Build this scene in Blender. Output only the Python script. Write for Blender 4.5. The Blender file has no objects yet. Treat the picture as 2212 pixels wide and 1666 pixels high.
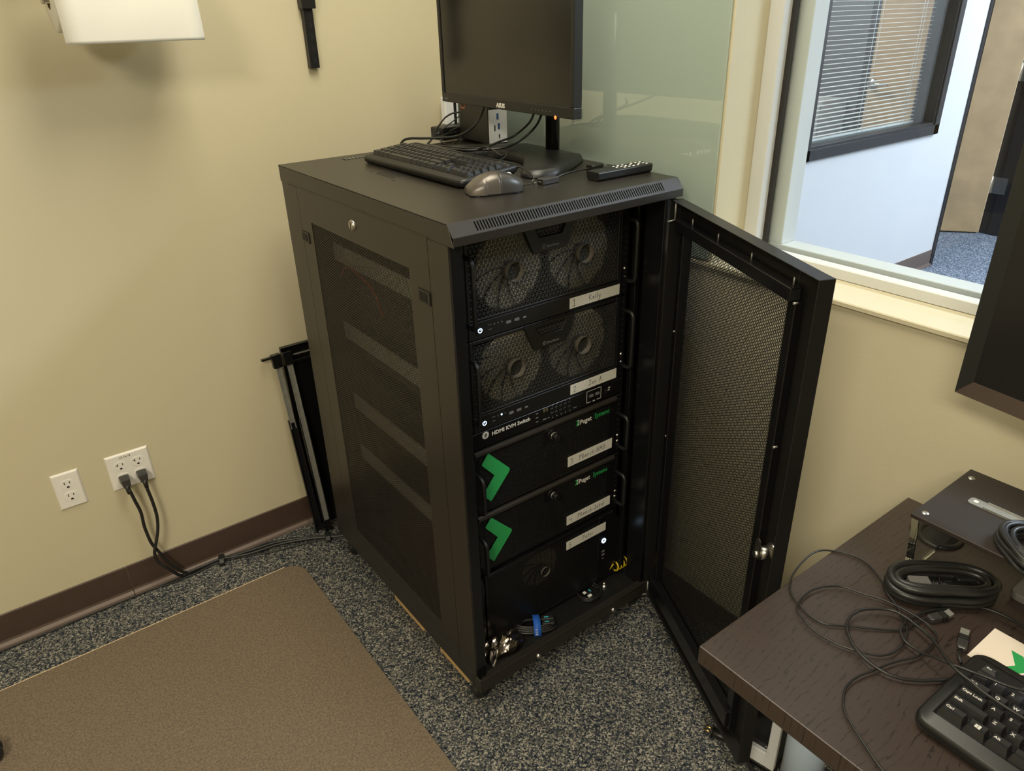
import bpy, math, random
from mathutils import Vector, Matrix
random.seed(7)
SC = bpy.context.scene
COL = SC.collection
PI = math.pi

# ------------------------------------------------------------------ camera
cam_d = bpy.data.cameras.new('camera'); cam = bpy.data.objects.new('camera', cam_d); COL.objects.link(cam)
cam_d.sensor_fit = 'HORIZONTAL'; cam_d.sensor_width = 36.0; cam_d.lens = 1590.0784/2212*36.0
cam_d.clip_start = 0.02; cam_d.clip_end = 60
_R = ((0.8003907047, -0.5989253333, -0.0257519882), (-0.2889120276, -0.3477438363, -0.8919664033), (0.5252661802, 0.7213616773, -0.4513676677))
cx, cy, cz = Vector(_R[0]), -Vector(_R[1]), -Vector(_R[2])
m4 = Matrix.Identity(4)
for i in range(3):
    m4[i][0] = cx[i]; m4[i][1] = cy[i]; m4[i][2] = cz[i]
m4.translation = Vector((-0.67304, -1.08867, 1.56542))
cam.matrix_world = m4
SC.camera = cam

# ------------------------------------------------------------------ exposure, world, lights
SC.view_settings.view_transform = 'Standard'; SC.view_settings.look = 'None'
SC.view_settings.exposure = 1.08; SC.view_settings.gamma = 1.0; SC.view_settings.use_curve_mapping = False
w = bpy.data.worlds.new('world'); SC.world = w; w.use_nodes = True
w.node_tree.nodes['Background'].inputs[0].default_value = (0.9, 0.95, 1.0, 1); w.node_tree.nodes['Background'].inputs[1].default_value = 0.15

def area(name, loc, sx, sy, power, col, rot=(0, 0, 0)):
    l = bpy.data.lights.new(name, 'AREA'); l.shape = 'RECTANGLE'; l.size = sx; l.size_y = sy; l.energy = power; l.color = col
    o = bpy.data.objects.new(name, l); COL.objects.link(o); o.location = loc; o.rotation_euler = rot
    return o
WARM = (1.0, 0.91, 0.70); COOL = (0.70, 0.82, 1.0)
area('room_lamp', (0.10, -0.05, 2.655), 0.56, 1.16, 8.5, WARM)
area('room_lamp_rear', (-2.0, -1.7, 2.655), 0.56, 1.16, 36, WARM)
area('corridor_lamp', (2.10, -1.70, 2.655), 0.56, 1.16, 40, COOL)
area('corridor_lamp_far', (4.9, -0.5, 2.655), 0.56, 1.16, 40, COOL)
area('office_lamp', (3.0, 2.6, 2.655), 0.56, 1.16, 20, (1.0, 0.93, 0.82))

# ------------------------------------------------------------------ materials
def nt(m): return m.node_tree.nodes, m.node_tree.links
def mat(name, col, rough=0.5, metal=0.0, spec=0.5, noise=None, bump=None, emit=None, coat=0.0):
    """principled; noise=(scale, amount) varies the colour, bump=(scale, strength) adds fine relief"""
    m = bpy.data.materials.new(name); m.use_nodes = True
    N, L = nt(m); b = N['Principled BSDF']
    b.inputs['Base Color'].default_value = (*col, 1); b.inputs['Roughness'].default_value = rough
    b.inputs['Metallic'].default_value = metal; b.inputs['Specular IOR Level'].default_value = spec
    b.inputs['Coat Weight'].default_value = coat; b.inputs['Coat Roughness'].default_value = 0.08
    if noise or bump:
        tc = N.new('ShaderNodeTexCoord')
    if noise:
        n = N.new('ShaderNodeTexNoise'); n.inputs['Scale'].default_value = noise[0]; n.inputs['Detail'].default_value = 4
        r = N.new('ShaderNodeMapRange'); r.inputs['From Min'].default_value = 0.3; r.inputs['From Max'].default_value = 0.7
        r.inputs['To Min'].default_value = 1 - noise[1]; r.inputs['To Max'].default_value = 1 + noise[1]
        h = N.new('ShaderNodeVectorMath'); h.operation = 'SCALE'; h.inputs[0].default_value = col
        L.new(tc.outputs['Object'], n.inputs['Vector']); L.new(n.outputs['Fac'], r.inputs['Value']); L.new(r.outputs['Result'], h.inputs['Scale'])
        L.new(h.outputs['Vector'], b.inputs['Base Color'])
    if bump:
        n2 = N.new('ShaderNodeTexNoise'); n2.inputs['Scale'].default_value = bump[0]; n2.inputs['Detail'].default_value = 3
        bp = N.new('ShaderNodeBump'); bp.inputs['Strength'].default_value = bump[1]; bp.inputs['Distance'].default_value = 0.002
        L.new(tc.outputs['Object'], n2.inputs['Vector']); L.new(n2.outputs['Fac'], bp.inputs['Height']); L.new(bp.outputs['Normal'], b.inputs['Normal'])
    if emit:
        b.inputs['Emission Color'].default_value = (*emit[0], 1); b.inputs['Emission Strength'].default_value = emit[1]
    return m
M = {}
M['wall'] = mat('wall_paint', (0.61, 0.553, 0.39), 0.55, noise=(1.2, 0.02), bump=(160, 0.12))
M['white_wall'] = mat('white_paint', (0.80, 0.80, 0.82), 0.6, bump=(120, 0.05))
M['ceiling'] = mat('ceiling_tile', (0.78, 0.76, 0.72), 0.9, bump=(90, 0.3))
M['rubber_base'] = mat('brown_rubber', (0.070, 0.044, 0.034), 0.42, noise=(30, 0.06))
M['rubber_toe'] = mat('brown_rubber_toe', (0.17, 0.125, 0.105), 0.5)
M['rack'] = mat('black_powder_coat', (0.020, 0.0165, 0.0135), 0.36, spec=0.55, bump=(900, 0.10))
M['black'] = mat('black_plastic', (0.009, 0.009, 0.009), 0.40, bump=(700, 0.06))
M['black_gloss'] = mat('black_gloss', (0.010, 0.010, 0.011), 0.18)
M['black_satin'] = mat('black_satin_steel', (0.006, 0.006, 0.0065), 0.26)
M['deep'] = mat('dark_interior', (0.003, 0.003, 0.003), 0.7)
M['door_black'] = mat('door_black', (0.010, 0.0095, 0.009), 0.38)
M['hub'] = mat('grey_hub', (0.13, 0.125, 0.12), 0.45)
M['rubber'] = mat('black_rubber', (0.016, 0.016, 0.016), 0.38)
M['key'] = mat('key_plastic', (0.017, 0.017, 0.018), 0.40, bump=(1200, 0.05))
M['screen'] = mat('dark_screen', (0.010, 0.009, 0.008), 0.16, spec=0.6)
M['steel'] = mat('zinc_steel', (0.62, 0.60, 0.56), 0.28, metal=1.0)
M['galv'] = mat('galvanised_steel', (0.40, 0.40, 0.37), 0.5, metal=0.7, noise=(60, 0.1))
M['rail_grey'] = mat('grey_rail', (0.52, 0.54, 0.47), 0.5, metal=0.2)
M['brass'] = mat('brass_pin', (0.85, 0.58, 0.22), 0.25, metal=1.0)
M['fan'] = mat('beige_fan_plastic', (0.80, 0.72, 0.55), 0.5)
M['fan_hub'] = mat('fan_hub', (0.11, 0.097, 0.076), 0.5)
M['fan_dark'] = mat('dark_fan', (0.05, 0.045, 0.04), 0.5)
M['white'] = mat('white_plastic', (0.82, 0.80, 0.76), 0.35)
M['white_cool'] = mat('white_cool_plastic', (0.80, 0.82, 0.86), 0.4)
M['label'] = mat('white_label_tape', (0.74, 0.72, 0.66), 0.5)
M['ink'] = mat('black_ink', (0.01, 0.01, 0.012), 0.6)
M['print'] = mat('white_print', (0.72, 0.70, 0.66), 0.5)
M['print_grey'] = mat('grey_print', (0.20, 0.20, 0.20), 0.5)
M['green'] = mat('green_print', (0.030, 0.36, 0.10), 0.45)
M['blue_tie'] = mat('blue_strap', (0.015, 0.11, 0.52), 0.6, bump=(500, 0.2))
M['teal'] = mat('teal_usb', (0.05, 0.42, 0.50), 0.4)
M['usb_blue'] = mat('blue_usb', (0.03, 0.09, 0.30), 0.4)
M['yellow'] = mat('yellow_cord', (0.70, 0.50, 0.02), 0.4)
M['red'] = mat('red_cord', (0.42, 0.04, 0.03), 0.5)
M['orange'] = mat('orange_sticker', (0.60, 0.20, 0.06), 0.5)
M['purple'] = mat('purple_print', (0.06, 0.03, 0.22), 0.5)
M['card'] = mat('white_card', (0.85, 0.76, 0.66), 0.5)
M['silver'] = mat('silver_plastic', (0.34, 0.33, 0.31), 0.35, metal=0.4)
M['mouse_grey'] = mat('bronze_grey_plastic', (0.105, 0.092, 0.078), 0.30, metal=0.35, bump=(900, 0.05))
M['mouse_dark'] = mat('dark_grey_plastic', (0.055, 0.053, 0.052), 0.33, metal=0.3)
M['rubber_white'] = mat('pale_rubber', (0.75, 0.74, 0.72), 0.4)
M['tan'] = mat('tan_wood_door', (0.52, 0.36, 0.20), 0.45, noise=(6, 0.12))
M['tan_edge'] = mat('pale_wood_edge', (0.78, 0.60, 0.40), 0.5)
M['dark_frame'] = mat('dark_bronze_frame', (0.020, 0.018, 0.020), 0.34)
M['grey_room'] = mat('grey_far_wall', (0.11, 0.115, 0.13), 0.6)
M['frame_white'] = mat('white_window_frame', (0.62, 0.63, 0.61), 0.4)
M['gasket'] = mat('black_gasket', (0.02, 0.018, 0.016), 0.6)
M['gasket_brown'] = mat('brown_gasket', (0.10, 0.07, 0.05), 0.6)
M['blind'] = mat('white_slat', (0.85, 0.86, 0.86), 0.45)
M['wood_block'] = mat('pale_wood_block', (0.50, 0.33, 0.14), 0.7, noise=(40, 0.15))
M['grey_leg'] = mat('grey_paint', (0.46, 0.48, 0.52), 0.4)
M['leg_blue'] = mat('blue_grey_paint', (0.30, 0.37, 0.47), 0.4)
M['paper'] = mat('paper_towel', (0.76, 0.745, 0.68), 0.9)
M['riser'] = mat('black_board', (0.026, 0.020, 0.017), 0.45, bump=(600, 0.06))
M['bezel'] = mat('brushed_bezel', (0.085, 0.062, 0.052), 0.38, metal=0.5)
M['bezel_dark'] = mat('dark_bezel', (0.008, 0.009, 0.008), 0.5)
M['led_white'] = mat('white_led', (0.6, 0.7, 0.9), 0.4, emit=((0.55, 0.75, 1.0), 1.6))
M['led_orange'] = mat('orange_led', (0.8, 0.2, 0.05), 0.4, emit=((1.0, 0.16, 0.03), 0.9))
M['led_digit'] = mat('segment_display', (0.20, 0.17, 0.10), 0.4)
M['lamp_diffuser'] = mat('lamp_diffuser', (0.9, 0.9, 0.88), 0.6, emit=((1.0, 0.93, 0.8), 2.5))

def carpet(name, cols, scale=275.0):
    m = bpy.data.materials.new(name); m.use_nodes = True; N, L = nt(m); b = N['Principled BSDF']
    b.inputs['Roughness'].default_value = 0.95; b.inputs['Specular IOR Level'].default_value = 0.1
    tc = N.new('ShaderNodeTexCoord')
    v = N.new('ShaderNodeTexVoronoi'); v.inputs['Scale'].default_value = scale
    wv = N.new('ShaderNodeTexNoise'); wv.inputs['Scale'].default_value = 220; wv.inputs['Detail'].default_value = 2
    mx = N.new('ShaderNodeMix'); mx.data_type = 'VECTOR'; mx.inputs['Factor'].default_value = 0.006
    L.new(tc.outputs['Object'], mx.inputs['A']); L.new(wv.outputs['Color'], mx.inputs['B']); L.new(tc.outputs['Object'], wv.inputs['Vector'])
    L.new(mx.outputs['Result'], v.inputs['Vector'])
    sp = N.new('ShaderNodeSeparateColor'); L.new(v.outputs['Color'], sp.inputs[0])
    cr = N.new('ShaderNodeValToRGB'); cr.color_ramp.interpolation = 'LINEAR'
    e = cr.color_ramp.elements
    e[0].position = 0; e[0].color = (*cols[0], 1); e[1].position = 1; e[1].color = (*cols[-1], 1)
    for i, c in enumerate(cols[1:-1]):
        k = e.new((i + 1) / (len(cols) - 1)); k.color = (*c, 1)
    L.new(sp.outputs[0], cr.inputs[0])
    n2 = N.new('ShaderNodeTexNoise'); n2.inputs['Scale'].default_value = 60; n2.inputs['Detail'].default_value = 3
    L.new(tc.outputs['Object'], n2.inputs['Vector'])
    mr = N.new('ShaderNodeMapRange'); mr.inputs['From Min'].default_value = 0.3; mr.inputs['From Max'].default_value = 0.7; mr.inputs['To Min'].default_value = 0.8; mr.inputs['To Max'].default_value = 1.2
    L.new(n2.outputs['Fac'], mr.inputs['Value'])
    sc = N.new('ShaderNodeVectorMath'); sc.operation = 'SCALE'; L.new(cr.outputs['Color'], sc.inputs[0]); L.new(mr.outputs['Result'], sc.inputs['Scale'])
    L.new(sc.outputs['Vector'], b.inputs['Base Color'])
    bp = N.new('ShaderNodeBump'); bp.inputs['Strength'].default_value = 0.9; bp.inputs['Distance'].default_value = 0.003; bp.invert = True
    L.new(v.outputs['Distance'], bp.inputs['Height']); L.new(bp.outputs['Normal'], b.inputs['Normal'])
    return m
M['carpet'] = carpet('loop_carpet', [(0.013, 0.019, 0.031), (0.038, 0.047, 0.064), (0.092, 0.095, 0.097), (0.205, 0.196, 0.168), (0.44, 0.415, 0.35)])

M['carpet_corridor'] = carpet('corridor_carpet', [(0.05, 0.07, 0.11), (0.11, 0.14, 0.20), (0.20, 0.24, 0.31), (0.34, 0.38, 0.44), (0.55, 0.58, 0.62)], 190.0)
def scuffs(m):
    N, L = nt(m); b = N['Principled BSDF']; src = b.inputs['Base Color'].links[0].from_socket
    tc = N.new('ShaderNodeTexCoord'); n = N.new('ShaderNodeTexNoise'); n.inputs['Scale'].default_value = 7.5; n.inputs['Detail'].default_value = 7; n.inputs['Roughness'].default_value = 0.72
    L.new(tc.outputs['Object'], n.inputs['Vector'])
    r = N.new('ShaderNodeMapRange'); r.inputs['From Min'].default_value = 0.70; r.inputs['From Max'].default_value = 0.76; r.inputs['To Min'].default_value = 1.0; r.inputs['To Max'].default_value = 0.82
    L.new(n.outputs['Fac'], r.inputs['Value'])
    h = N.new('ShaderNodeVectorMath'); h.operation = 'SCALE'; L.new(src, h.inputs[0]); L.new(r.outputs['Result'], h.inputs['Scale']); L.new(h.outputs['Vector'], b.inputs['Base Color'])
scuffs(M['wall'])

def brown_mat():
    m = mat('brown_mat', (0.20, 0.145, 0.095), 0.7, spec=0.3); N, L = nt(m); b = N['Principled BSDF']
    tc = N.new('ShaderNodeTexCoord')
    a = N.new('ShaderNodeTexNoise'); a.inputs['Scale'].default_value = 210; a.inputs['Detail'].default_value = 5
    mp = N.new('ShaderNodeMapping'); mp.inputs['Scale'].default_value = (3, 90, 1); mp.inputs['Rotation'].default_value = (0, 0, 0.12)
    s = N.new('ShaderNodeTexNoise'); s.inputs['Scale'].default_value = 1.6; s.inputs['Detail'].default_value = 3
    L.new(tc.outputs['Object'], a.inputs['Vector']); L.new(tc.outputs['Object'], mp.inputs['Vector']); L.new(mp.outputs['Vector'], s.inputs['Vector'])
    cr = N.new('ShaderNodeValToRGB'); cr.color_ramp.elements[0].position = 0.3; cr.color_ramp.elements[0].color = (0.105, 0.084, 0.064, 1)
    cr.color_ramp.elements[1].position = 0.75; cr.color_ramp.elements[1].color = (0.235, 0.178, 0.118, 1)
    L.new(a.outputs['Fac'], cr.inputs[0])
    c2 = N.new('ShaderNodeValToRGB'); c2.color_ramp.elements[0].position = 0.70; c2.color_ramp.elements[0].color = (0, 0, 0, 1)
    c2.color_ramp.elements[1].position = 0.76; c2.color_ramp.elements[1].color = (0.35, 0.35, 0.35, 1)
    L.new(s.outputs['Fac'], c2.inputs[0])
    mx = N.new('ShaderNodeMix'); mx.data_type = 'RGBA'; mx.inputs['B'].default_value = (0.40, 0.28, 0.16, 1)
    L.new(c2.outputs['Color'], mx.inputs['Factor']); L.new(cr.outputs['Color'], mx.inputs['A']); L.new(mx.outputs['Result'], b.inputs['Base Color'])
    bp = N.new('ShaderNodeBump'); bp.inputs['Strength'].default_value = 0.25; bp.inputs['Distance'].default_value = 0.001
    L.new(a.outputs['Fac'], bp.inputs['Height']); L.new(bp.outputs['Normal'], b.inputs['Normal'])
    return m
M['mat'] = brown_mat()

def desk_wood():
    m = mat('black_brown_oak', (0.035, 0.024, 0.020), 0.36, spec=0.6); N, L = nt(m); b = N['Principled BSDF']
    tc = N.new('ShaderNodeTexCoord'); mp = N.new('ShaderNodeMapping'); mp.inputs['Scale'].default_value = (1.1, 6.0, 1); mp.inputs['Location'].default_value = (0.31, 0.2, 0)
    n0 = N.new('ShaderNodeTexNoise'); n0.inputs['Scale'].default_value = 2.2; n0.inputs['Detail'].default_value = 2
    mx = N.new('ShaderNodeMix'); mx.data_type = 'VECTOR'; mx.inputs['Factor'].default_value = 0.45
    L.new(tc.outputs['Object'], mp.inputs['Vector']); L.new(tc.outputs['Object'], n0.inputs['Vector']); L.new(mp.outputs['Vector'], mx.inputs['A']); L.new(n0.outputs['Color'], mx.inputs['B'])
    wv = N.new('ShaderNodeTexWave'); wv.wave_type = 'BANDS'; wv.bands_direction = 'Y'; wv.inputs['Scale'].default_value = 9; wv.inputs['Distortion'].default_value = 5.5
    wv.inputs['Detail'].default_value = 3; wv.inputs['Detail Scale'].default_value = 3
    L.new(mx.outputs['Result'], wv.inputs['Vector'])
    mp2 = N.new('ShaderNodeMapping'); mp2.inputs['Scale'].default_value = (110, 420, 1); n3 = N.new('ShaderNodeTexNoise'); n3.inputs['Scale'].default_value = 1; n3.inputs['Detail'].default_value = 2
    L.new(tc.outputs['Object'], mp2.inputs['Vector']); L.new(mp2.outputs['Vector'], n3.inputs['Vector'])
    cr = N.new('ShaderNodeValToRGB'); cr.color_ramp.elements[0].position = 0.0; cr.color_ramp.elements[0].color = (0.016, 0.011, 0.009, 1)
    cr.color_ramp.elements[1].position = 0.16; cr.color_ramp.elements[1].color = (0.044, 0.031, 0.026, 1)
    pr_ = N.new('ShaderNodeMapRange'); pr_.inputs['From Min'].default_value = 0.42; pr_.inputs['From Max'].default_value = 0.58; pr_.inputs['To Min'].default_value = 0.0; pr_.inputs['To Max'].default_value = 0.16
    ps = N.new('ShaderNodeMath'); ps.operation = 'ADD'; L.new(n3.outputs['Fac'], pr_.inputs['Value']); L.new(wv.outputs['Fac'], ps.inputs[0]); L.new(pr_.outputs['Result'], ps.inputs[1])
    L.new(ps.outputs[0], cr.inputs[0]); L.new(cr.outputs['Color'], b.inputs['Base Color'])
    ad = N.new('ShaderNodeMath'); ad.operation = 'ADD'; L.new(cr.outputs['Color'], ad.inputs[0]); 
    ms = N.new('ShaderNodeMath'); ms.operation = 'MULTIPLY'; ms.inputs[1].default_value = 0.04; L.new(n3.outputs['Fac'], ms.inputs[0]); L.new(ms.outputs[0], ad.inputs[1])
    bp = N.new('ShaderNodeBump'); bp.inputs['Strength'].default_value = 0.12; bp.inputs['Distance'].default_value = 0.002
    L.new(ad.outputs[0], bp.inputs['Height']); L.new(bp.outputs['Normal'], b.inputs['Normal'])
    return m
M['desk'] = desk_wood()

def clear(name, tint, ior=1.45, rough=0.0, op=0.0):
    m = bpy.data.materials.new(name); m.use_nodes = True; N, L = nt(m)
    for n in list(N):
        if n.type != 'OUTPUT_MATERIAL': N.remove(n)
    out = [n for n in N if n.type == 'OUTPUT_MATERIAL'][0]
    t = N.new('ShaderNodeBsdfTransparent'); t.inputs[0].default_value = (*tint, 1)
    g = N.new('ShaderNodeBsdfGlossy'); g.inputs['Roughness'].default_value = rough
    f = N.new('ShaderNodeFresnel'); ge = N.new('ShaderNodeNewGeometry')      # the same reflection on both faces of the sheet
    io = N.new('ShaderNodeMath'); io.operation = 'MULTIPLY_ADD'; io.inputs[1].default_value = 1 / ior - ior; io.inputs[2].default_value = ior
    L.new(ge.outputs['Backfacing'], io.inputs[0]); L.new(io.outputs[0], f.inputs['IOR'])
    ad = N.new('ShaderNodeMath'); ad.operation = 'ADD'; ad.inputs[1].default_value = op; ad.use_clamp = True
    x = N.new('ShaderNodeMixShader'); L.new(f.outputs[0], ad.inputs[0]); L.new(ad.outputs[0], x.inputs[0]); L.new(t.outputs[0], x.inputs[1]); L.new(g.outputs[0], x.inputs[2]); L.new(x.outputs[0], out.inputs[0])
    return m
M['glass'] = clear('window_glass', (0.95, 0.97, 0.96), 1.35)
M['acrylic'] = mat('clear_acrylic', (0.93, 0.98, 0.93), 0.02); M['acrylic'].node_tree.nodes['Principled BSDF'].inputs['Transmission Weight'].default_value = 1.0; M['acrylic'].node_tree.nodes['Principled BSDF'].inputs['IOR'].default_value = 1.49
M['wrap'] = clear('plastic_wrap', (0.80, 0.82, 0.80), 1.5, 0.15, 0.10)
M['foil'] = mat('silver_foil_bag', (0.34, 0.30, 0.26), 0.24, metal=1.0)
M['grille'] = mat('black_grille', (0.030, 0.030, 0.029), 0.42)
M['filter'] = mat('grey_filter', (0.13, 0.12, 0.105), 0.7)
M['lip'] = mat('satin_lip', (0.030, 0.026, 0.022), 0.28, spec=0.7)
M['mesh_black'] = mat('black_mesh', (0.005, 0.005, 0.005), 0.5, spec=0.3)
M['glassboard'] = mat('green_glass_board', (0.38, 0.46, 0.395), 0.015, spec=0.9, coat=0.0)
b_ = M['glassboard'].node_tree.nodes['Principled BSDF']; b_.inputs['IOR'].default_value = 1.75

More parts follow.
